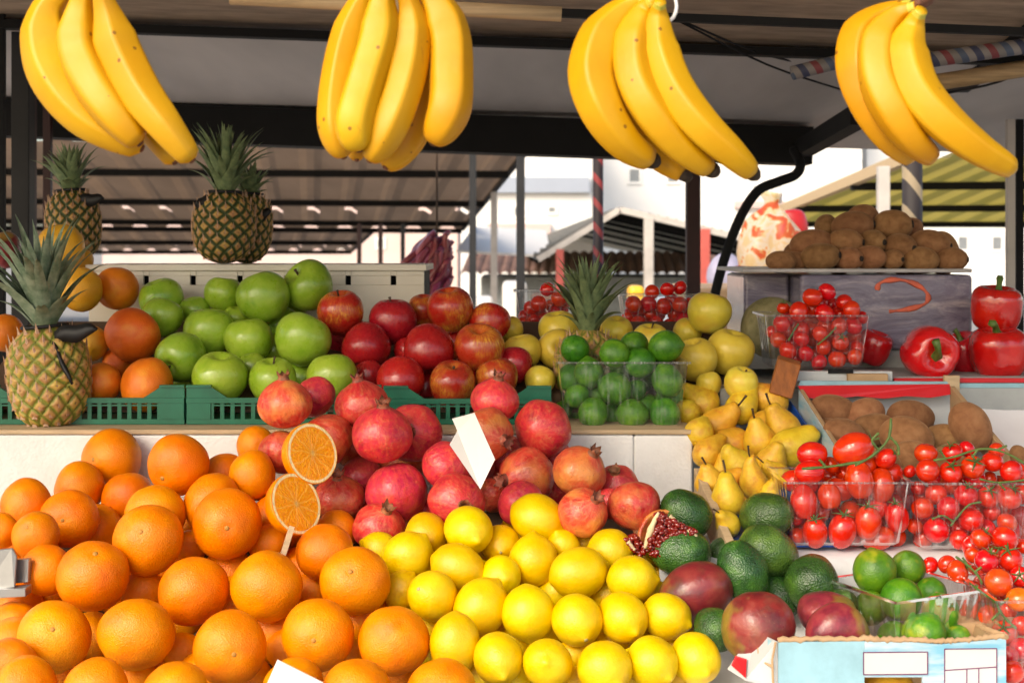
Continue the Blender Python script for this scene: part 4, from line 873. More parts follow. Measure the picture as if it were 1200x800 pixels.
# ------------------------------------------------------------------ containers
def boxpx(b,u0,v0,u1,v1,Y,dep,m=0):
    a=P(u0,v0,Y); c=P(u1,v1,Y); b.box((a.x,Y,c.z),(c.x,Y+dep,a.z),m)
def punnet(label, ox, oy, ang, w, d, zt, zb, tap=.009, rib=.0045, milky_glint=None):
    e1=Vector((math.cos(R(ang)),math.sin(R(ang)),0)); e2=Vector((-e1.y,e1.x,0)); O=Vector((ox,oy,0)); h=zt-zb
    root=empty('clear_punnet',O+e1*w/2+e2*d/2+Vector((0,0,zb)),label,'punnet','clear plastic punnets')
    ro=root.location.copy(); b=MB(); vs=[]; cs=[(0,0),(w,0),(w,d),(0,d)]; ring=[]
    for k in range(4):
        (x0,y0),(x1,y1)=cs[k],cs[(k+1)%4]; L=math.hypot(x1-x0,y1-y0); n=max(4,int(L/rib)); nx,ny=(y1-y0)/L,-(x1-x0)/L
        for i in range(n):
            t=i/n; z=(.0011 if (i%4) in (1,2) and 2<i<n-2 else 0); ring.append((x0+(x1-x0)*t-nx*z,y0+(y1-y0)*t-ny*z))
    N=len(ring); levels=[(0,0),(.06,.012),(.5,.5),(.94,.97),(1,1.6)]
    for f,(ti) in levels:
        for (x,y) in ring:
            cx,cy=w/2,d/2; sx=1-2*tap*ti/w; sy=1-2*tap*ti/d
            p=O+e1*(cx+(x-cx)*sx)+e2*(cy+(y-cy)*sy)+Vector((0,0,zt-h*f)); vs.append(p-ro)
    fs=[(k*N+j,k*N+(j+1)%N,(k+1)*N+(j+1)%N,(k+1)*N+j) for k in range(4) for j in range(N)]; fs.append(tuple(4*N+j for j in range(N)))
    b.add(vs,fs); b.obj('tray',M['clear'],root,True)
    r=MB(); o=.0045
    def loop(a,z): return [O+e1*x+e2*y+Vector((0,0,z))-ro for x,y in ((-a,-a),(w+a,-a),(w+a,d+a),(-a,d+a))]
    A=loop(0,zt); B=loop(o,zt+.0006); C=loop(o,zt-.0022); D=loop(0,zt-.001)
    r.add(A+B+C+D,[q for k in range(4) for q in ((k,(k+1)%4,4+(k+1)%4,4+k),(4+k,4+(k+1)%4,8+(k+1)%4,8+k),(8+k,8+(k+1)%4,12+(k+1)%4,12+k))])
    r.obj('rim',M['rim'],root); return root
def zY(v,Y): return EZ-(v-HZ)/F*Y
def xU(u,Y): return (u-CU)/F*Y
punnet('ribbed clear punnet heaped with plum tomatoes, touching the pears',xU(922,1.64),1.64,0,.142,.10,zY(564,1.64),zY(642,1.64))
punnet('clear punnet of round vine tomatoes touching the plum tomato punnet',xU(1072,1.64),1.64,0,.142,.10,zY(565,1.64),zY(646,1.64))
punnet('clear corner punnet of tomatoes cut off by the frame',xU(1170,1.44),1.44,0,.14,.11,zY(703,1.44),zY(806,1.44))
punnet('tall clear punnet of cherry tomatoes before the purple-grey wrapped box',xU(898,2.05),2.05,-1,.149,.10,zY(369,2.05),zY(433,2.05))
punnet('clear punnet of tomatoes half hidden behind the small pineapple',xU(605,2.29),2.29,0,.112,.09,zY(341,2.29),zY(393,2.29))
punnet('clear punnet of dark tomatoes between the pineapple and the stacked yellow apples',xU(729,2.29),2.29,0,.130,.09,zY(346,2.29),zY(392,2.29))
punnet('square clear punnet heaped with dark limes on the white foam board',xU(655,1.925),1.925,0,.176,.12,zY(424,1.925),zY(503,1.925))
punnet('low clear punnet of bright limes standing askew in the cardboard box',.3977,1.455,26,.116,.110,1.185,1.118)
# green lattice crates
def crate(label,u0,u1,Y,zb,zr,zc,dep,lo=True,hi=True):
    x0,x1=xU(u0,Y),xU(u1,Y); root=empty('green_crate',((x0+x1)/2,Y+dep/2,zb),label,'crate','green plastic crates on the upper tier'); o=Vector(root.location); t=.005
    b=MB(); q=lambda a,c: b.box(Vector(a)-o,Vector(c)-o)
    q((x0,Y,zb),(x1,Y+t,zb+.007)); q((x0,Y-.002,zr-.007),(x1,Y+t,zr)); q((x0+.03,Y+.001,zr-.0115),(x1-.03,Y+t-.001,zr-.0095))
    n=int((x1-x0-.07)/.0135)
    for i in range(n+1):
        x=x0+.035+(x1-x0-.07)*i/n; q((x-.0028,Y+.0008,zb+.0071),(x+.0028,Y+t-.0008,zr-.0071))
    for s,on in ((0,lo),(1,hi)):
        a,c=(x0,x0+.034) if s==0 else (x1-.034,x1)
        q((a+.0005,Y-.0012,zb+.0072),(c-.0005,Y+t-.0005,zr-.0072))
        if on:
            tip=(a if s==0 else c); inn=(c if s==0 else a); far=inn+(.022 if s==0 else -.022)
            pl=[(tip,zr+.0002),(far,zr+.0002),(inn,zc-.003),(tip,zc-.003)]
            b.prism([Vector((x,Y+.0002,z))-o for x,z in (pl if s==0 else pl[::-1])],(0,t-.0004,0))
            l,h_=min(tip,inn),max(tip,inn); q((l,Y-.003,zc-.003),(h_,Y+t+.003,zc))
        k=(x0-.0001,x0+t) if s==0 else (x1-t,x1+.0001)
        q((k[0],Y+t,zb+.001),(k[1],Y+dep,zr-.001))
    b.obj('lattice_body',M['green'],root)
    f=MB(); f.box(Vector((x0+t,Y+t,zb+.002))-o,Vector((x1-t,Y+dep,zb+.007))-o); f.box(Vector((x0,Y+dep,zb))-o,Vector((x1,Y+dep+t,zr))-o); f.obj('floor_panel',M['green'],root)
    return root
ZL=1.3055; YC=1.95
crate('green lattice crate of grapefruit beside the tall pineapple',-30,216,YC,ZL,zY(466,YC),zY(451,YC),.30)
crate('green lattice crate under the green apples',218.5,447,YC,ZL,zY(466,YC),zY(451,YC),.30)
crate('green lattice crate under the red apples',449.5,646,YC,ZL,zY(467,YC),zY(452,YC),.30)
# white foam tier with a thin wooden ledge
root=empty('foam_tier',(-.25,2.1,1.12),'long white foam block carrying the crates and the lime punnet','foam block'); o=root.location.copy()
b=MB(); b.box(Vector((xU(-60,1.9),1.9,1.12))-o,Vector((xU(743,1.9),2.28,1.298))-o); x=xU(743.15,1.9); b.box(Vector((x,1.9006,1.12))-o,Vector((xU(812,1.9),2.28,1.2975))-o)
fo=b.obj('foam_board',M['foam'],root); bevel(fo,.004,3)
b=MB(); b.box(Vector((xU(-60,1.9),1.897,1.2985))-o,Vector((xU(813,1.9),2.28,1.3045))-o); bevel(b.obj('wooden_ledge',M['wood'],root),.001)
# slots panel behind the apples
root=empty('slotted_panel',(xU(300,2.3),2.34,zY(470,2.3)),'cream slotted plastic box standing behind the apples','box'); o=root.location.copy()
b=MB(); cuts=[171,226,281,336,408,461]; z0,z1=zY(470,2.3),zY(310,2.3); za,zb_=zY(334,2.3),zY(323,2.3); xs=[xU(104,2.3)]+[q for c in cuts for q in (xU(c-3.2,2.3),xU(c+3.2,2.3))]+[xU(497,2.3)]
b.box(Vector((xs[0],2.3,z0))-o,Vector((xs[-1],2.308,za))-o); b.box(Vector((xs[0],2.3,zb_))-o,Vector((xs[-1],2.308,z1-.010))-o)
for i in range(0,len(xs),2): b.box(Vector((xs[i],2.3004,za))-o,Vector((xs[i+1],2.3076,zb_))-o)
b.box(Vector((xs[0]-.004,2.294,z1-.010))-o,Vector((xs[-1]+.004,2.50,z1))-o)
for c in cuts:
    for s in (-3.4,3.4): xx=xU(c+s,2.3); b.box(Vector((xx-.0008,2.2985,zb_-.001))-o,Vector((xx+.0008,2.3003,z1-.0102))-o)
bevel(b.obj('slotted_face',M['cream'],root),.001)
b=MB(); b.box(Vector((xs[0]+.002,2.33,z0))-o,Vector((xs[-1]-.002,2.49,z1-.011))-o); b.obj('dark_inside',M['dark'],root)
# underlay boards that carry the sloping fruit
def underlay(name,label,pts,x0,x1,mat,cat='board'):
    b=MB(); b.prism([(x0,y,z) for y,z in pts],(x1-x0,0,0)); return tag(b.obj(name,mat),label,cat)
underlay('sloping_board','brown sloping board under the heaped oranges and lemons',[(1.36,.955),(1.83,1.207),(1.83,1.12),(1.36,.90)],-.80,.20,M['bed'])
underlay('crate_wedge','wooden wedge under the fruit crates on the foam tier',[(2.02,1.3135),(2.02,1.318),(2.285,1.43),(2.285,1.3135)],-.78,.32,M['bed'],'wedge')
# table with white oilcloth
b=MB(); prof=[(1.30,1.088),(1.60,1.094),(1.615,1.12),(1.62,1.17),(1.632,1.188),(1.66,1.1925),(2.02,1.194)]; nx=40
vs=[(.17+i*.028,y,z+.003*noise.noise(Vector((i*.35,k*1.3,0)))) for k,(y,z) in enumerate(prof) for i in range(nx)]
b.add(vs,[(k*nx+i,k*nx+i+1,(k+1)*nx+i+1,(k+1)*nx+i) for k in range(len(prof)-1) for i in range(nx-1)])
ob=b.obj('tablecloth',M['cloth'],None,True); tag(ob,'white oilcloth covering the stepped table under tomatoes and avocados','tablecloth')
b=MB(); root=empty('stall_table',(0,1.8,0),'wooden stall table that carries the whole fruit display','table'); 
b.box((-.85,1.38-1.8,.80),(1.35,2.75-1.8,.84)); b.obj('table_top',M['wood'],root)
b=MB(); b.box((.172,1.64-1.8,.841),(1.28,2.0-1.8,1.183)); b.box((.172,1.31-1.8,.841),(1.28,1.60-1.8,1.080)); b.obj('step_box',M['wood'],root)
b=MB(); b.box((-.85,1.92-1.8,.841),(1.30,2.74-1.8,1.115)); b.obj('riser',M['wood'],root)
for sx in (-.8,1.28):
    for sy in (1.42,2.7):
        b=MB(); b.box((sx-.03,sy-.03-1.8,0),(sx+.03,sy+.03-1.8,.80)); b.obj('leg',M['wood'],root)
b=MB(); b.box((.30,2.03,1.116),(1.30,2.60,zY(447,2.13))); tag(b.obj('stand_box',M['greycard']),'grey cardboard stand under the pepper shelf and wrapped box','stand')
b=MB(); b.box((xU(1120,1.5),1.50,1.098),(.66,1.60,1.15)); tag(b.obj('cardboard_tray',M['kraft']),'low brown cardboard tray under the loose tomatoes','tray')
# pear crate
root=empty('pear_crate',P(860,560,1.86),'shallow wooden crate with a blue paper liner, full of pears','crate'); o=root.location.copy()
def pr(name,mat,pts,d,par,oo,bev=.0008):
    b=MB(); b.prism([Vector(p)-oo for p in pts],d); q=b.obj(name,mat,par)
    if bev: bevel(q,bev,1)
    return q
def wall(u0,v0,Y0,u1,v1,Y1,h): return [P(u0,v0,Y0),P(u1,v1,Y1),P(u1,v1,Y1)-Vector((0,0,h)),P(u0,v0,Y0)-Vector((0,0,h))]
pr('side_board',M['wood'],wall(813,548,1.80,851,634,1.635,.045),(.010,0,0),root,o)
a=P(800,451,2.065); c=P(908,473,2.065); pr('end_board',M['wood'],[a,(c.x,a.y,a.z),c,(a.x,c.y,c.z)],(0,.008,0),root,o)
f=[(xU(803,2.06),2.06,1.296),(xU(945,2.06),2.06,1.296),(xU(985,1.66),1.665,1.199),(xU(850,1.66),1.665,1.199)]
pr('blue_liner',M['blueliner'],f,(0,0,-.003),root,o,0)
pr('liner_side',M['blueliner'],[P(921,464,2.05),P(946,500,1.93),P(952,522,1.90),P(925,486,2.02)],(.002,0,0),root,o,0)
pr('liner_back',M['blueliner'],[P(806,470,2.062),P(915,470,2.062),P(915,486,2.06),P(806,486,2.06)],(0,-.001,0),root,o,0)
pr('corner_block',M['woodo'],[P(912,420,2.00),P(939,428,2.00),P(928,468,1.985),P(901,460,1.985)],(.004,.022,.004),root,o,.0015)
# cardboard kiwi crate
root=empty('kiwi_crate',P(1050,520,1.9),'cardboard kiwi crate with a red printed back edge','crate'); o=root.location.copy()
pr('red_edge',M['redcard'],[P(935,452,2.0),P(1113,450,2.0),P(1114,462,1.992),P(1090,466,1.99),P(1062,464,1.99),P(1035,467,1.99),P(1005,464,1.99),P(972,468,1.99),P(944,466,1.99)][::-1],(0,.004,0),root,o,0)
pr('blue_edge',M['bluecard'],[P(938,446,2.006),P(1110,447,2.006),P(1112,450.6,2.006),P(935,452.6,2.006)][::-1],(0,.004,0),root,o,0)
pr('white_tray',M['whitecard'],[P(940,464,2.02),P(1118,462,2.02),P(1124,505,2.015),P(950,508,2.015)][::-1],(0,.004,0),root,o,0)
pr('tray_floor',M['whitecard'],[P(948,500,2.01),P(1124,500,2.01),P(1190,568,1.78),P(985,568,1.78)],(0,0,-.004),root,o,0)
pr('side_wall',M['kraft'],wall(937,455,2.0,985,530,1.80,.045),(.005,0,0),root,o)
pr('side_print',M['skyprint'],[p-Vector((.0015,0,.002)) for p in wall(937,455,2.0,985,530,1.80,.040)],(.001,0,0),root,o,0)
pr('side_flap',M['kraft'],wall(1113,452,2.0,1182,534,1.80,.04),(.007,0,0),root,o)
pr('corner_fold',M['kraft'],[P(1113,452,2.0),P(1134,478,1.97),P(1128,500,1.97),P(1116,478,1.99)],(.002,.002,0),root,o,0)
root=empty('white_carton',P(990,446,2.05),'flattened white carton end with a brown tab, above the red crate edge','carton'); o=root.location.copy()
b=MB(); [b.box(P(932,435,2.03)-o+Vector((0,0,0)),Vector((xU(1046,2.03),2.05,zY(446.5,2.03)))-o)]; bevel(b.obj('carton_face',M['whitecard'],root),.001)
b=MB(); b.box(P(994,438,2.018)-o,Vector((xU(1041,2.018),2.0295,zY(450,2.018)))-o); bevel(b.obj('brown_tab',M['kraft'],root),.001)
b=MB(); b.box(P(971,433,2.026)-o,Vector((xU(1000,2.026),2.0298,zY(437.5,2.026)))-o); b.obj('dark_slot',M['dark'],root)
root=empty('pepper_shelf',P(1150,445,2.04),'red-edged shelf with blue and wooden strips carrying the bell peppers','shelf'); o=root.location.copy()
for nm,mt,u0,v0,u1,v1,Y,dep in (('red_strip',M['redcard'],1048,443,1420,448.4,2.04,.006),('shelf_top',M['greycard'],1030,441.5,1420,444,2.047,.30),('blue_strip',M['bluecard'],1124,449,1420,459,2.036,.008),('wood_board',M['wood'],1114,460,1420,478,2.034,.012),('wood_block',M['wood'],1107,440,1125,462,2.026,.009)):
    b=MB(); p=P(u0,v0,Y); c=P(u1,v1,Y); b.box(p-o,Vector((c.x,Y+dep,c.z))-o); bevel(b.obj(nm,mt,root),.0008,1)
b=MB(); nx=14; pts=[P(1128,480,2.028),P(1136,505,1.98),P(1160,535,1.88)]; 
vs=[Vector((p.x+.03*i*(1),p.y,p.z+.004*noise.noise(Vector((i*.6,k*2,3))))) for k,p in enumerate(pts) for i in range(nx)]
b.add(vs,[(k*nx+i,(k+1)*nx+i,(k+1)*nx+i+1,k*nx+i+1) for k in range(2) for i in range(nx-1)]); q=b.obj('white_paper',M['paper'],None,True); tag(q,'white paper sheet hanging below the pepper shelf','paper')
# wrapped box with kiwis on top
root=empty('wrapped_box',P(1010,410,2.2),'purple-grey plastic wrapped box with an orange scrawl, kiwis on top','box'); o=root.location.copy()
b=MB(); b.box(Vector((xU(938,2.2),2.2,zY(410,2.2)))-o,Vector((xU(1140,2.2),2.47,zY(322,2.2)))-o); b.box(Vector((xU(872,2.28),2.28,zY(408,2.2)))-o,Vector((xU(937,2.2),2.465,zY(322,2.2)))-o); bevel(b.obj('wrapped_sides',M['wrap'],root),.006,3)
b=MB(); b.box(Vector((xU(871,2.19),2.196,zY(319.5,2.19)))-o,Vector((xU(1141,2.19),2.48,zY(315,2.19)))-o); bevel(b.obj('lid',M['lidgrey'],root),.002,2)
b=MB(); pts=spline([P(u,v,2.1992)-o for u,v in ((1028,340),(1031,332),(1044,328),(1062,329),(1080,337),(1088,347),(1084,356),(1066,362),(1042,365))],24)
b.tube(pts,[.0035+.0015*math.sin(i*1.3) for i in range(25)],6); so=b.obj('painted_scrawl',M['scrawl'],root,True); so.scale=(1,.25,1)
b=MB(); b.box(Vector((xU(872,2.21),2.21,zY(432,2.21)))-o,Vector((xU(1138,2.21),2.46,zY(411,2.2)))-o); b.obj('carton_below',M['greycard'],root)
mm=lathe([(math.sin(t),.92*math.cos(t)) for t in sph(24)],36,lambda th,t:1+.02*math.cos(10*th),.03,1.2,7); q=mm.obj('melon',M['melon'],None,True,P(905,384,2.215)); s=37*2.2/F; q.scale=(s,s*.7,s*1.08); tag(q,'grey-green melon beside the wrapped box, behind the tomato punnet','melon')
# blue cardboard box
YB=1.40; root=empty('cardboard_box',P(1045,800,YB),'pale blue and white printed cardboard box with torn edge, holding mangoes','box'); o=root.location.copy()
zb=1.095
def face(u0,v0,u1,v1,dy): a=P(u0,v0,YB); c=P(u1,v1,YB); return a,c
tops=[(912,752),(960,751.5),(1012,751),(1040,752.5),(1070,752),(1100,754.5),(1120,753),(1150,750.5),(1179,747)]
tp=[P(u,v,YB) for u,v in tops]; pts=[p-o for p in tp]+[Vector((tp[-1].x,YB,1.02))-o,Vector((tp[0].x,YB,1.02))-o]
hx0,hx1,hz=xU(1013,YB),xU(1081,YB),zY(793,YB)
b=MB()
segs=[[q for q in tp if q.x<=hx0]+[Vector((hx0,YB,zY(751,YB)))],]
def slab(poly,mat,name,d=.004,par=root): 
    b=MB(); b.prism([Vector(p)-o for p in poly][::-1],(0,d,0)); return b.obj(name,mat,par)
L=[p for p in tp if p.x<hx0-1e-4]; Rr=[p for p in tp if p.x>hx1+1e-4]; Mid=[p for p in tp if hx0-1e-4<=p.x<=hx1+1e-4]
ztop=lambda x:zY(752,YB)
slab(L+[Vector((hx0,YB,zY(751.2,YB))),Vector((hx0,YB,1.02)),Vector((L[0].x,YB,1.02))],M['bluecard'],'blue_panel')
slab([Vector((hx0+.0001,YB,zY(751.2,YB)))]+Mid[1:]+[Vector((hx1,YB,zY(753,YB))),Vector((hx1,YB,hz)),Vector((hx0+.0001,YB,hz))],M['skyprint'],'label_panel')
slab([Vector((hx1+.0001,YB,zY(753,YB)))]+Rr+[Vector((Rr[-1].x,YB,1.02)),Vector((hx1+.0001,YB,1.02))],M['skyprint'],'print_panel')
slab([P(911.4,752,YB),P(884,739,1.455),P(853,784,1.43),P(874,797,YB+.003),P(911.4,806,YB)],M['whitecard'],'end_flap',.003)
slab([P(857,779,1.4265),P(862,768,1.43),P(875,772,1.4215),P(874,794,1.402)],M['redcard'],'red_mark',.001)
slab([P(889,743,1.447),P(904,750,1.412),P(900,780,1.405),P(890,772,1.412)],M['bluecard'],'blue_mark',.001)
b=MB()
for seg in ([(887,741,1.448),(889,765,1.420),(896,776,1.405),(906,781,1.3985)],[(909,752,1.3985),(905,772,1.3985),(906,800,1.3985)]): b.tube([P(*q)-o for q in seg],.0012,6)
b.obj('cut_edge',M['kraft'],root)
def lab(u0,v0,u1,v1,name,lines=()):
    slab([P(u0,v0,YB-.0012),P(u1,v0-.6,YB-.0012),P(u1,v1-.6,YB-.0012),P(u0,v1,YB-.0012)],M['whitecard'],name,.001)
    b=MB()
    for (a,c,d,e) in ((u0,v0,u1,v0-.6),(u1,v0-.6,u1,v1-.6),(u1,v1-.6,u0,v1),(u0,v1,u0,v0))+tuple(lines): b.tube([P(a,c,YB-.0016)-o,P(d,e,YB-.0016)-o],.00048,6)
    b.obj('label_lines',M['purpleline'],root)
lab(1012,764,1087,790,'white_label'); lab(1107,760,1168,815,'white_label',((1107,785,1168,781),(1133,784,1133,815),(1147,783,1147,815)))
b=MB(); rnd=random.Random(4)
xs=[tp[0].lerp(tp[-1],0)]; seq=[]
for i in range(60):
    t=i/59*(len(tp)-1); k=min(int(t),len(tp)-2); p=tp[k].lerp(tp[k+1],t-k)-o; seq.append(p+Vector((0,.002,.0008+.0016*(i%2)+.0012*rnd.random())))
b.tube(seq,[.0024+.0012*rnd.random() for _ in seq],7); e=tp[-1]-o; b.tube([e+Vector((0,0,.001)),P(1146,733,1.5)-o,P(1128,728,1.55)-o],[.003,.0035,.003],7); b.obj('torn_edge',M['kraft'],root,True)
b=MB(); xr=tp[-1].x; b.prism([Vector((xr-.001,YB+.004,zY(748,YB)))-o,P(1146,734,1.5)-o,Vector((xr-.02,1.5,1.02))-o,Vector((xr-.001,YB+.004,1.02))-o],(-.004,0,0)); b.obj('side_panel',M['kraft'],root)
b=MB(); b.box(Vector((tp[0].x,YB+.005,1.088))-o,Vector((xr-.006,1.60,1.093))-o); b.obj('box_floor',M['kraft'],root)
it=dict(kind='mango',u=1040,v=806,r=24,Y=1.435,dir=(.9,0,.2),label='yellow-green mango showing through the hand hole of the cardboard box',group=None,kid=False,prime=False); q=spawn(it); q.data=q.data.copy(); q.data.materials[0]=M['pear']
# cards
b=MB(); b.prism([P(530,491,1.672),P(556,484,1.660),P(580,538,1.628),P(563,573,1.618),P(527,521,1.640),P(536,505,1.655)][::-1],(0,.0012,.0006)); q=b.obj('price_card',M['card']); tag(q,'blank folded white card leaning among the pomegranates','card')
b=MB(); b.prism([P(325,773,1.360),P(379,800,1.355),P(370,830,1.35),P(300,830,1.35)][::-1],(0,.001,.0005)); q=b.obj('price_card',M['card']); tag(q,'blank white card in front of the lowest oranges','card')
# bracket and pick
root=empty('metal_bracket',P(8,690,1.56),'grey galvanised bracket sticking out beside the oranges','bracket'); o=root.location.copy()
pr('plate',M['steel'],[P(-20,646,1.56),P(14,642,1.555),P(19,652,1.55),P(17,688,1.55),P(-20,692,1.56)][::-1],(0,.004,0),root,o)
pr('bar',M['steel'],[P(10,656,1.565),P(34,655,1.56),P(33,682,1.56),P(10,684,1.565)][::-1],(0,.01,0),root,o)
pr('bar',M['steel'],[P(-20,692,1.545),P(30,689,1.545),P(30,699,1.545),P(-20,702,1.545)][::-1],(0,.02,0),root,o)
b=MB(); b.tube([P(331,652,1.585),P(342,617,1.60)],[.0042,.0042],4,shape=lambda th,t:1); q=b.obj('wooden_pick',M['wood']); tag(q,'square wooden pick stuck between the cut orange and the heap','pick')
# orange halves
def half(u,v,r,Y,d,label,spin):
    prf=[(0,-.97)]+[(math.sin(t),.97*math.cos(t)) for t in [math.pi-.1*k for k in range(1,16)]]+[(1,0),(.985,.012),(.97,.014),(0,.014)]
    ob=lathe(prf,48,None,.012,1.2,3).obj('cut_orange',M['orange'],None,True,P(u,v,Y)); s=r*Y/F; ob.scale=(s,s,s); ob.rotation_mode='QUATERNION'; ob.rotation_quaternion=facing(d,spin); tag(ob,label,'orange half','cut orange halves')
    b=MB(); n=60; rings=[0,.25,.5,.75,.9,.985]; vs=[(0,0,.0)]; 
    for q in rings[1:]: vs+=[(q*math.cos(2*math.pi*j/n),q*math.sin(2*math.pi*j/n),.012*noise.noise(Vector((q*3*math.cos(2*math.pi*j/n),q*3*math.sin(2*math.pi*j/n),spin)))*(1 if q<.9 else 0)) for j in range(n)]
    fs=[(0,1+j,1+(j+1)%n) for j in range(n)]+[(1+k*n+j,1+(k+1)*n+j,1+(k+1)*n+(j+1)%n,1+k*n+(j+1)%n) for k in range(4) for j in range(n)]
    b.add(vs,fs); b.obj('cut_face',M['flesh'],ob,True,(0,0,.024))
half(366,531,36,1.69,(.68,.28,.66),'orange half with juicy cut face, upper of the two halves',.4)
half(347,590,37,1.65,(.72,.36,.58),'orange half with juicy cut face and a wooden pick below it',1.3)
# split pomegranate
Yp=1.61; root=empty('split_pomegranate',P(785,640,Yp),'split open pomegranate showing dark red seeds beside the avocados','pomegranate'); o=root.location.copy()
prf=[(0,-.95)]+[(math.sin(t),.95*math.cos(t)) for t in [math.pi-.12*k for k in range(1,13)]]+[(.92,.02),(.85,-.05),(.5,-.3),(0,-.4)]
h=lathe(prf,36,None,.05,1.3,5).obj('rind',M['pomegranate'],root,True,P(781,630,Yp+.035)-o); h.scale=(.034,)*3; h.rotation_mode='QUATERNION'; h.rotation_quaternion=facing((.1,.25,.95),0)
b=MB(); rnd=random.Random(9); tri=[(760,640),(768,604),(776,602),(815,622),(812,634),(790,646),(765,652)]; tri2=[(733,632),(745,628),(758,645),(750,652),(738,645)]
b=MB(); b.prism([P(u,v,Yp+.006)-o for u,v in tri][::-1],(0,.02,0)); b.prism([P(u,v,Yp+.018)-o for u,v in tri2][::-1],(0,.02,0)); b.obj('pulp',M['aril'],root)
b=MB(); k=0
base=[(math.sin(t),math.cos(t)) for t in sph(6)]
while k<480:
    u,v=rnd.uniform(730,818),rnd.uniform(600,655); t2=inside(tri2,u,v)
    if not(inside(tri,u,v) or t2): continue
    q=P(u,v,Yp-.008+.012*rnd.random()+(.012 if t2 else 0)+(v-604)*-.0001)-o; r=.0034*rnd.uniform(.8,1.15); ax=Vector((rnd.uniform(-1,1),rnd.uniform(-1,1),rnd.uniform(-1,1))).normalized().to_track_quat('Z','Y')
    vs=[];n=8
    for (rr,z) in base:
        for j in range(n): vs.append(q+ax@Vector((rr*r*math.cos(2*math.pi*j/n)*.8,rr*r*math.sin(2*math.pi*j/n)*.8,z*r*1.2)))
    b.add(vs,[(a*n+j,(a+1)*n+j,(a+1)*n+(j+1)%n,a*n+(j+1)%n) for a in range(6) for j in range(n)]); k+=1
tag(b.obj('seeds',M['aril'],root,True),None,None,None,'stuff')
for pts,rs in (([(756,642),(760,628),(766,612),(772,600)],[.002,.0038,.0034,.0016]),([(806,620),(813,628),(810,636)],[.002,.004,.002]),([(785,604),(794,612)],[.0022,.002]),([(776,622),(790,632)],[.002,.0016]),([(736,634),(744,644)],[.0022,.0016])):
    b=MB(); b.tube(spline([P(u,v,Yp-.006)-o for u,v in pts],8),[rs[min(len(rs)-1,int(i/8*(len(rs)-1)+.5))]*(1+.25*math.sin(i*2)) for i in range(9)],8); b.obj('membrane',M['pith'],root,True)
b=MB()
# vines
def vine(label, lines, Y, r=.0016):
    b=MB()
    for pts in lines: 
        n=12; c=spline([P(p[0],p[1],Y+(p[2] if len(p)>2 else 0)) for p in pts],n); b.tube(c,[r*(1+.25*math.sin(i*1.9)) for i in range(n+1)],7)
    tag(b.obj('tomato_vine',M['vine'],None,True),label,'vine','green vines among the tomatoes')
vine('thick green vine standing up out of the plum tomatoes',[[(940,549),(968,547),(995,543),(1014,539),(1030,527),(1042,512),(1044,490)],[(1043,512),(1052,522),(1053,533)],[(1014,539),(1002,545)],[(968,547),(960,538)],[(1030,527),(1022,516),(1030,507)]],1.634)
vine('long olive vine lying across the top of the cherry tomato punnet',[[(1094,539),(1108,537),(1122,534),(1146,526),(1168,527),(1188,535),(1202,544)],[(1108,537),(1101,527)],[(1146,526),(1139,536)],[(1168,527),(1180,522)]],1.640,.0013)
vine('green vine along the rim of the cherry tomato punnet',[[(1148,561),(1170,565),(1203,562)],[(1170,565),(1178,574)]],1.632,.0012)
vine('green vine curling inside the cherry tomato punnet',[[(1114,616),(1124,603),(1136,591),(1150,588)],[(1092,608),(1105,604),(1117,611)]],1.648,.0012)
vine('green vine fan on the loose tomatoes beside the limes',[[(1120,652),(1134,662),(1146,674),(1151,684)],[(1134,662),(1128,653)],[(1142,670),(1150,664)]],1.525,.0013)
vine('green vine hanging inside the corner punnet',[[(1166,700),(1172,716),(1182,728),(1191,736)],[(1172,716),(1162,726)],[(1172,708),(1182,700)]],1.452,.0014)
vine('thin vine inside the shelf punnet',[[(924,399),(930,388),(936,379)],[(958,404),(972,392),(980,383)]],2.054,.0013)
# ------------------------------------------------------------------ stall canopy
root=empty('stall_canopy',(0,2.5,2.0),'low grey and brown canopy roof over the fruit stall','canopy'); o=root.location.copy()
def sheet(name,mat,a,b_,c,d,th=.006,sag=0,nx=24,ny=10):
    """a,b near left/right; d,c far left/right"""
    b=MB(); vs=[]
    for t in (0,1):
        for j in range(ny+1):
            for i in range(nx+1):
                s,q=i/nx,j/ny; p=a.lerp(b_,s).lerp(d.lerp(c,s),q); vs.append(p-o+Vector((0,0,t*th+sag*noise.noise(Vector((s*6,q*4,2))))))
    N=(nx+1)*(ny+1); ix=lambda t,i,j:t*N+j*(nx+1)+i
    fs=[(ix(0,i,j),ix(0,i,j+1),ix(0,i+1,j+1),ix(0,i+1,j)) for i in range(nx) for j in range(ny)]+[(ix(1,i,j),ix(1,i+1,j),ix(1,i+1,j+1),ix(1,i,j+1)) for i in range(nx) for j in range(ny)]
    b.add(vs,fs); return b.obj(name,mat,root,True)
nL,nR=P(-900,-6,2.62),P(2100,101,2.62)
sheet('grey_sheet',M['tarp'],nL,nR,P(1600,196,4.1),P(-600,124,4.1),sag=.012)
sheet('brown_board',M['tarpbrown'],Vector((-2.4,.98,2.09)),Vector((2.4,.98,1.99)),nR+Vector((0,.04,.008)),nL+Vector((0,.04,.008)),sag=.003)
def bar(name,pts,w,h,mat,par,oo,n=4):
    b=MB(); p,q=[Vector(x)-oo for x in pts]; d=(q-p).normalized(); s=d.cross(Vector((0,0,1))).normalized(); up=s.cross(d)
    vs=[x+s*i*w/2+up*j*h/2 for x in (p,q) for i,j in ((-1,-1),(1,-1),(1,1),(-1,1))]
    b.add(vs,[(3,2,1,0),(4,5,6,7),(0,1,5,4),(1,2,6,5),(2,3,7,6),(3,0,4,7)]); return b.obj(name,mat,par)
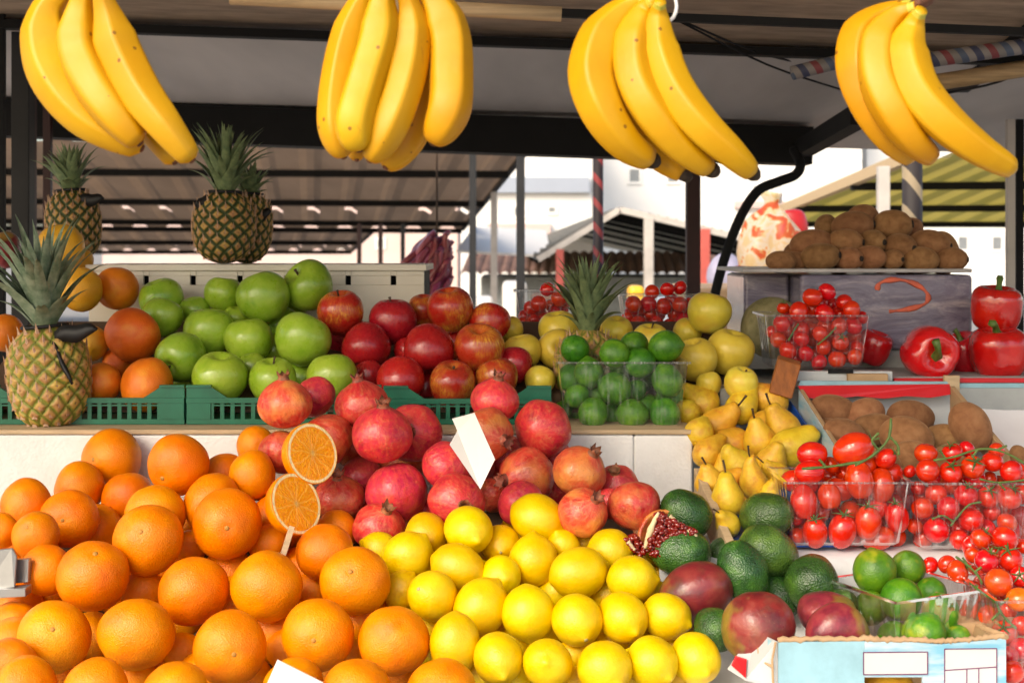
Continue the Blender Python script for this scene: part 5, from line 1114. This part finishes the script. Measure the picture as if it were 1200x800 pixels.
bar('cross_beam',(P(-500,121,3.6),P(948,172,3.6)),.10,.095,M['dark'],root,o)
bar('cross_beam',(P(940,148,3.9),P(1700,172,3.9)),.06,.055,M['darkgrey'],root,o)
bar('joint_rail',(P(-700,4,2.6),P(1900,97,2.6)),.03,.016,M['dark'],root,o)
bar('front_rail',(P(640,15,1.9),P(1800,62,1.9)),.012,.011,M['dark'],root,o)
bar('diagonal_brace',(P(928,182,3.7),P(1008,135,2.9)),.04,.04,M['dark'],root,o)
bar('diagonal_brace',(P(1120,95,3.0),P(1260,-8,2.2)),.05,.05,M['dark'],root,o)
for a,c in (((790,22),(985,105)),((800,25),(960,78)),((1095,112),(1230,70))):
    b=MB(); b.tube(spline([P(*a,2.3)-o,(P(*a,2.3).lerp(P(*c,2.9),.5)-o-Vector((0,0,.012))),P(*c,2.9)-o],10),.0022,6); b.obj('cable',M['dark'],root,True)
b=MB(); b.tube([P(560,26,2.5)-o+Vector((0,0,.02)),P(590,68,2.9)-o,P(578,78,2.95)-o],.0015,5); b.obj('cable',M['dark'],root,True)
def thing_tube(name,label,cat,pts,r,mat,n=12,grp=None,sm=True,k=None):
    b=MB(); c=spline(pts,k) if k else [Vector(p) for p in pts]; p0=c[0].copy(); b.tube([q-p0 for q in c],r,n); return tag(b.obj(name,mat,None,sm,p0),label,cat,grp)
thing_tube('wooden_pole','pale wooden pole under the canopy, behind the five-fingered banana bunch','pole',[P(270,-3,1.45),P(658,17,1.45)],.0078,M['bamboo'])
thing_tube('wrapped_pole','pole wrapped in striped red, blue and white ribbon under the canopy','pole',[P(1078,72,2.4),P(1300,40,2.4)],.0135,M['ribbonstripe'])
thing_tube('wrapped_pole','short pole end wrapped in striped ribbon beside the banana bunch over the kiwis','pole',[P(928,86,2.45),P(1010,66,2.45)],.0125,M['ribbonstripe'])
thing_tube('wrapped_pole','pole wrapped in worn cream tape beneath the striped one','pole',[P(1090,98,2.5),P(1320,62,2.5)],.015,M['bamboo'])
thing_tube('curved_pipe','black pipe bent like a cane rising behind the yellow apples','pipe',[P(836,372,3.3),P(838,345,3.3),P(850,300,3.3),P(868,254,3.3),P(888,224,3.3),P(912,213,3.3),P(932,205,3.3),P(938,192,3.3),P(930,176,3.4)],.0115,M['dark'],14,None,True,50)
# ------------------------------------------------------------------ posts
def post(label,u,Y,wpx,vtop,mat,name='canopy_post',vbot=None,grp='posts of the market canopies',round_=False,lean=0):
    w=wpx*Y/F; x=xU(u,Y); zt=zY(vtop,Y); b=MB()
    if round_: b.tube([(0,0,0),(lean,0,zt)],w/2,12)
    else: b.box((-w/2,-w/2,0),(w/2,w/2,zt))
    q=b.obj(name,mat,None,round_,(x,Y,0)); 
    if not round_: bevel(q,w*.06,2)
    return tag(q,label,'post',grp)
post('thick grey steel post beside the dim pineapple',27,2.75,21,-20,M['darkgrey'])
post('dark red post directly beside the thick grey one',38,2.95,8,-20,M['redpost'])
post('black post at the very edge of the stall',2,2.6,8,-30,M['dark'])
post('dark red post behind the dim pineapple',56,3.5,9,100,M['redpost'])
post('black post rising under the roof corner between apples and pineapple leaves',610,6.0,10,150,M['darkgrey'])
post('post wound in red and black stripes behind the small pineapple',701,4.4,12,150,M['poststripe'],round_=True)
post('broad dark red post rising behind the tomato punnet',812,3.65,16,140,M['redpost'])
post('thin grey post beside the hanging dried peppers',554,7.5,8,180,M['darkgrey'])
post('post wound in tan and black stripes behind the kiwi pile',1069,4.4,24,130,M['tanstripe'],round_=True)
post('pale post under the sloping roof edge behind the kiwi pile',1035,6.9,13,195,M['palepost'])
post('grey post beside the stacked peppers, its lit side coloured pale',1184,3.3,9,140,M['palepost'])  # pale half of one grey post, its lit side put into the colour
post('same grey post by the peppers, its shaded side coloured black',1194,3.36,9,140,M['dark'])  # black half of the same post: shade put into the colour
for u,l in ((421,'thin reddish post nearest the cream box under the far roof'),(446,'thin reddish post in the middle under the far roof'),(472,'thin grey post under the far roof end')): post(l,u,14,5,262,M['redpost'] if u<470 else M['darkgrey'])
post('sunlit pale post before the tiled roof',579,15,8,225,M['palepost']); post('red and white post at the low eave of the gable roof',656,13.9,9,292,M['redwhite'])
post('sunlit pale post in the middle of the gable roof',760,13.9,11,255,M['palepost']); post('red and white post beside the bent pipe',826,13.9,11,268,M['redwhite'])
# ------------------------------------------------------------------ market roofs behind
def roof(name,label,nl,nr,fr,fl,ribs,amp,mat,purl,pmat=None,holes=(),edge=None,ph=.09,fascia=None):
    root=empty(name,(nl+nr+fr+fl)/4,label,'roof','market roofs beyond the stall'); root['kind']='thing'; o=root.location.copy(); b=MB(); per=6; nx=ribs*per; ny=24; vs=[]
    sh=[0,0,0,1,1,0]
    for j in range(ny+1):
        for i in range(nx+1):
            s,q=i/nx,j/ny; p=nl.lerp(nr,s).lerp(fl.lerp(fr,s),q); vs.append(p-o+Vector((0,0,amp*sh[i%per])))
    fs=[]
    for j in range(ny):
        for i in range(nx):
            if any(j==hj and (i%per in (3,4)) and (i//per*7)%5!=1 for hj in holes): continue
            fs.append((j*(nx+1)+i,(j+1)*(nx+1)+i,(j+1)*(nx+1)+i+1,j*(nx+1)+i+1))
    b.add(vs,fs); b.obj('roof_sheet',mat,root)
    for t in purl:
        a=nl.lerp(fl,t)-Vector((0,0,ph/2+.004)); c=nr.lerp(fr,t)-Vector((0,0,ph/2+.004)); bar('purlin',(a,c),ph*.8,ph,pmat or M['dark'],root,o)
    if edge:
        for (a,c) in edge: bar('rake_board',(a,c),.05,.06,fascia or M['darkgrey'],root,o)
    return root
roof('corrugated_roof','rusty corrugated roof with dark purlins behind the two pineapples',P(-900,160,12),P(622,168,12),P(541,268,20),P(-500,262,20),26,.05,M['roofbrown'],(.22,.55,.86,.99),None,(17,),[(P(623,168,12),P(542,268,20))],.07)
roof('corrugated_roof','farther low corrugated roof above the cream slotted box',P(-300,268,21),P(436,270,21),P(411,294,30),P(-200,294,30),22,.05,M['roofbrown'],(.4,.95),None,(17,),[(P(437,270,21),P(412,294,30))],.08)
apex_n,apex_f=P(725,246,14),P(643.75,274.6,40)
roof('gable_roof','grey gable roof slope descending towards the dark red post',P(980,304,14),apex_n,apex_f,P(733,294.9,40),24,.04,M['roofgrey'],(.03,.08,.15,.25,.4,.6),None,(),[(P(980,305,14)-Vector((0,.1,0)),apex_n-Vector((0,.1,0)))],.05,M['palepost'])
roof('gable_roof','grey gable roof slope descending towards the black thin post',apex_n,P(628,304,14),P(609.8,294.9,40),apex_f,10,.04,M['roofgrey'],(.03,.08,.15,.25,.4,.6),None,(),[(P(630,304,14)-Vector((0,.1,0)),apex_n-Vector((0,.1,0)))],.05,M['palepost'])
roof('ribbed_canopy','yellow sheet roof with dark purlins behind the kiwi pile',P(1062,186,7),P(1900,176,7),P(1700,268,11.5),P(872,266,11.5),22,.035,M['roofyellow'],(.24,.56,.86),None,(),[(P(1066,184,7),P(872,264,11.5))],.045,M['wood'])
b=MB(); 
root=empty('tiled_roof',P(730,320,23),'low clay tiled roof beyond the gable roof','roof','market roofs beyond the stall'); root['kind']='thing'; o=root.location.copy()
a,bb,c,d=P(540,322,22),P(1000,322,22),P(980,298,26),P(550,298,26); vs=[]; nx=160; ny=14
for j in range(ny+1):
    for i in range(nx+1): s,q=i/nx,j/ny; p=a.lerp(bb,s).lerp(d.lerp(c,s),q); vs.append(p-o+Vector((0,0,.05*abs(math.sin(s*math.pi*40))+.04*((q*ny)%1 if 0 else (j%2)))))
b.add(vs,[(j*(nx+1)+i,j*(nx+1)+i+1,(j+1)*(nx+1)+i+1,(j+1)*(nx+1)+i) for j in range(ny) for i in range(nx)]); b.obj('tiles',M['rooftile'],root)
b=MB(); b.box(Vector((a.x+.3,22.6,0))-o,Vector((bb.x-.3,25.5,a.z-.05))-o); b.obj('eave_shade_block',M['greycard'],root)  # grey block added for the band of shadow under the tiled roof
# ------------------------------------------------------------------ buildings
def building(label,u0,u1,vt,Y,dep,mat,wins,bands=()):
    root=empty('building',P((u0+u1)/2,300,Y)*1,label,'building','buildings beyond the market'); root.location.z=0; o=root.location.copy()
    b=MB(); b.box(Vector((xU(u0,Y),Y,0))-o,Vector((xU(u1,Y),Y+dep,zY(vt,Y)))-o); b.obj('wall',mat,root)
    for (a,v0,c,v1,m) in bands:
        b=MB(); b.box(Vector((xU(a,Y),Y-.25,zY(v1,Y)))-o,Vector((xU(c,Y),Y-.002,zY(v0,Y)))-o); b.obj('storey_band',m,root)
    for (a,v0,c,v1) in wins:
        f=MB(); x0,x1,z1,z0=xU(a,Y),xU(c,Y),zY(v0,Y),zY(v1,Y); w=.08
        for q in (((x0,z0),(x1,z0+w)),((x0,z1-w),(x1,z1)),((x0,z0+w),(x0+w,z1-w)),((x1-w,z0+w),(x1,z1-w))): f.box(Vector((q[0][0],Y-.06,q[0][1]))-o,Vector((q[1][0],Y+.0,q[1][1]))-o)
        fo=f.obj('window_frame',M['facade'],root); g=MB(); g.box(Vector((x0+w,Y-.03,z0+w))-o,Vector((x1-w,Y-.003,z1-w))-o); g.obj('pane',M['winglass'],fo)
building('pale building with a grey-blue upper band behind the thin black post',540,694,120,40,12,M['facade'],[(600,240,618,256),(640,240,654,252),(596,285,612,300)],[(570,208,690,226,M['facadegrey']),(570,262,645,277,M['facadepink'])])
building('tall white building behind the red striped post',700,1010,20,46,12,M['facade'],[(735,196,752,216),(780,196,797,216),(880,215,894,232),(905,200,914,214)],[(860,236,1010,244,M['facadepink'])])
building('long pale pink building under the far corrugated roofs',120,536,225,52,12,M['facadepink'],[(440,278,452,292),(500,275,512,290),(395,278,405,292)])
building('pale yellow building behind the yellow sheet roof',1016,1600,120,48,12,M['facade'],[(1120,275,1136,295),(1160,275,1176,295)])
b=MB(); a=P(535,296,17); c=P(645,302,17); d=P(640,272,19); e=P(555,268,19); b.prism([a,c,d,e],(0,0,.03)); tag(b.obj('awning',M['card']),'white awning in full sun beyond the dried peppers','awning')
# dim counters with goods across the aisle
root=empty('market_counter',(xU(700,9),9,0),'dim market counter across the aisle behind the yellow apples','counter'); o=root.location.copy()
b=MB(); b.box((-2.2,0,.0),(2.0,.7,1.0)); b.obj('counter_body',M['greycard'],root); b=MB(); b.box((-2.25,-.05,1.001),(2.05,.75,1.03)); b.obj('counter_top',M['wood'],root)
for u,w,h,mt,l in ((745,.10,.27,M['pomelo'],'yellow sack on the counter beside the pale sunlit post'),(603,.16,.30,M['card'],'stack of cream paper bags on the counter across the aisle'),(640,.2,.22,M['rooftile'],'brown carton on the counter across the aisle'),(560,.2,.20,M['card'],'white carton on the counter below the dried peppers'),(786,.2,.2,M['facadegrey'],'blue-grey carton on the counter beside the broad red post')):
    x=xU(u,9.3); b=MB(); b.box((-w/2,-.12,0),(w/2,.12,h)); q=b.obj('sack' if 'sack' in l else 'carton' if 'carton' in l else 'bag_stack',mt,None,False,(x,9.3,1.03)); bevel(q,.03,3); tag(q,l,'goods')
# dried peppers
root=empty('pepper_string',P(512,278,4.2),'string of dried purple-red peppers hanging beyond the red apples','dried peppers'); o=root.location.copy()
b=MB(); b.tube([Vector((0,0,.35)),Vector((0,0,-.16))],.003,6); b.obj('cord',M['brown_stem'],root)
rnd=random.Random(2); pod=[]
for i in range(3):
    q=MB(); n=10; c=[Vector((.006*math.sin(k*.5+i),.004*math.cos(k*.6),-.10*k/n)) for k in range(n+1)]; q.tube(c,[.003+.0065*math.sin(math.pi*min(1,.18+k/n*.82))**.7 if k<n else .002 for k in range(n+1)],8,shape=lambda th,t:1+.2*math.cos(3*th+4*t)); pod.append(q.mesh('pod_shape',M['chili']))
for i in range(95):
    h=rnd.random(); p=link('pod',pod[i%3],root,(rnd.uniform(-.045,.045),rnd.uniform(-.04,.04),.02-.15*h)); az=rnd.uniform(0,6.28); p.rotation_euler=(R(rnd.uniform(8,50))*math.sin(az),R(rnd.uniform(8,50))*math.cos(az),az); s=rnd.uniform(.75,1.25); p.scale=(s,s,s)
# bag
b=MB(); rnd=random.Random(6); c0=P(905,288,4.8)
prof=[(0,-.085),(.05,-.085),(.066,-.06),(.068,0),(.056,.04),(.034,.07),(.014,.09),(.022,.11),(.0,.112)]
bg=lathe(smoothprof(prof,26),30,lambda th,t:1+.12*math.cos(3*th+5*t)+.07*math.cos(7*th-9*t),.10,14,3)
root=empty('plastic_bag',c0,'bright printed plastic bag glowing in the sun beside the kiwi pile','bag'); bg.obj('bag_body',M['bag'],root,True); root.scale=(1.6,)*3
b=MB(); b.tube(spline([Vector((-.012,0,.09)),Vector((.01,0,.15)),Vector((.018,0,.09))],12),.004,6); b.obj('handle',M['whiteplastic'],root,True)
q=lathe(smoothprof([(0,-.04),(.025,-.038),(.032,0),(.024,.03),(0,.036)],18),20,None,.08,20,2).obj('red_ball',M['redplastic'],None,True,P(928,268,4.95)); tag(q,'red round parcel just behind the plastic bag','parcel'); q.scale=(1.7,1.4,1.9); b=MB(); zt_=c0.z-.085*1.6-.001; b.box((c0.x-.3,4.55,0),(c0.x+.35,5.2,zt_)); bevel(tag(b.obj('crate_stack',M['kraft']),'tall stack of brown cartons under the bright plastic bag','carton stack'),.01); b=MB()
b=MB(); thing_tube('red_banner','red cloth strip hanging by the bent pipe','cloth strip',[P(874,312,4.2),P(872,345,4.2),P(868,372,4.2)],[.03,.026,.02],M['redplastic'],10)
# person across the aisle
def person():
    Yp=7.0; x=xU(851,Yp); me=bpy.data.meshes.new('person_body')
    J=[((0,0,.84),.13),((0,.0,1.0),.14),((0,.01,1.16),.15),((0,0,1.24),.10),((0,0,1.285),.05),((0,-.01,1.36),.085),((0,-.01,1.43),.075),
       ((.08,0,.80),.10),((.09,-.01,.44),.065),((.09,.01,.08),.045),((.09,-.12,.04),.04),((-.08,0,.80),.10),((-.09,-.01,.44),.065),((-.09,.01,.08),.045),((-.09,-.12,.04),.04),
       ((.17,0,1.19),.06),((.22,-.02,.95),.045),((.20,-.14,.80),.035),((.19,-.20,.76),.03),((-.17,0,1.19),.06),((-.22,-.02,.95),.045),((-.20,-.14,.80),.035),((-.19,-.20,.76),.03)]
    E=[(0,1),(1,2),(2,3),(3,4),(4,5),(5,6),(0,7),(7,8),(8,9),(9,10),(0,11),(11,12),(12,13),(13,14),(3,15),(15,16),(16,17),(17,18),(3,19),(19,20),(20,21),(21,22)]
    me.from_pydata([j[0] for j in J],E,[]); o=link('person',me,None,(x,Yp,0)); m=o.modifiers.new('skin','SKIN'); 
    for v,(p,r) in zip(me.skin_vertices[0].data,J): v.radius=(r,r*.85)
    me.skin_vertices[0].data[0].use_root=True; s=o.modifiers.new('sub','SUBSURF'); s.levels=2; s.render_levels=2
    me.materials.append(M['skinp']); tag(o,'person in a lilac headscarf and dark coat across the aisle','person')
    sc=lathe([(math.sin(t)*.098,.118*math.cos(t)) for t in sph(16)],24,None,.06,9,2).obj('headscarf',M['scarf'],o,True,(0,.012,1.405))
    ct=lathe(smoothprof([(0,1.30),(.10,1.27),(.20,1.20),(.21,1.05),(.185,.9),(.20,.7),(.22,.55),(0,.55)],30),28,None,.05,5,4).obj('coat',M['coat'],o,True); ct.scale=(1,.8,1)
person()
# ------------------------------------------------------------------ ground, light, camera
b=MB(); b.add([(-400,-200,0),(400,-200,0),(400,600,0),(-400,600,0)],[(0,1,2,3)]); tag(b.obj('ground',M['paving']),None,None,None,'structure')
w=bpy.data.worlds.new('World'); SC.world=w; w.use_nodes=True; t=w.node_tree; bgd=t.nodes['Background']
sun=Vector((-.52,-.72,.64)).normalized(); el=math.asin(sun.z); az=math.atan2(sun.x,sun.y)
sk=nd(t,'ShaderNodeTexSky',sky_type='NISHITA',sun_disc=False,sun_elevation=el,sun_rotation=az,dust_density=3.0,air_density=1.0,ozone_density=1.0)
t.links.new(sk.outputs[0],bgd.inputs['Color']); bgd.inputs['Strength'].default_value=.15
sl=bpy.data.lights.new('Sun','SUN'); sl.energy=1.0; sl.angle=R(28); sl.color=(1,.95,.87); so=bpy.data.objects.new('Sun',sl); COL.objects.link(so); so.rotation_mode='QUATERNION'; so.rotation_quaternion=sun.to_track_quat('Z','Y')
cd=bpy.data.cameras.new('Camera'); cam=bpy.data.objects.new('Camera',cd); COL.objects.link(cam); cam.location=(0,0,EZ); cam.rotation_euler=(R(90),0,0)
cd.sensor_width=36; cd.lens=F/1200*36; cd.shift_y=-(400-HZ)/1200; cd.clip_start=.05; cd.clip_end=1500
cd.dof.use_dof=True; cd.dof.focus_distance=1.72; cd.dof.aperture_fstop=11
SC.camera=cam
vs=SC.view_settings; vs.view_transform='Standard'; vs.look='None'; vs.exposure=1.1; vs.gamma=1; vs.use_curve_mapping=False
try: vs.use_white_balance=True; vs.white_balance_temperature=7150; vs.white_balance_tint=8
except Exception as ex: print(ex)
SC.cycles.use_denoising=True; SC.cycles.max_bounces=8; SC.cycles.transparent_max_bounces=24; SC.cycles.sample_clamp_indirect=6
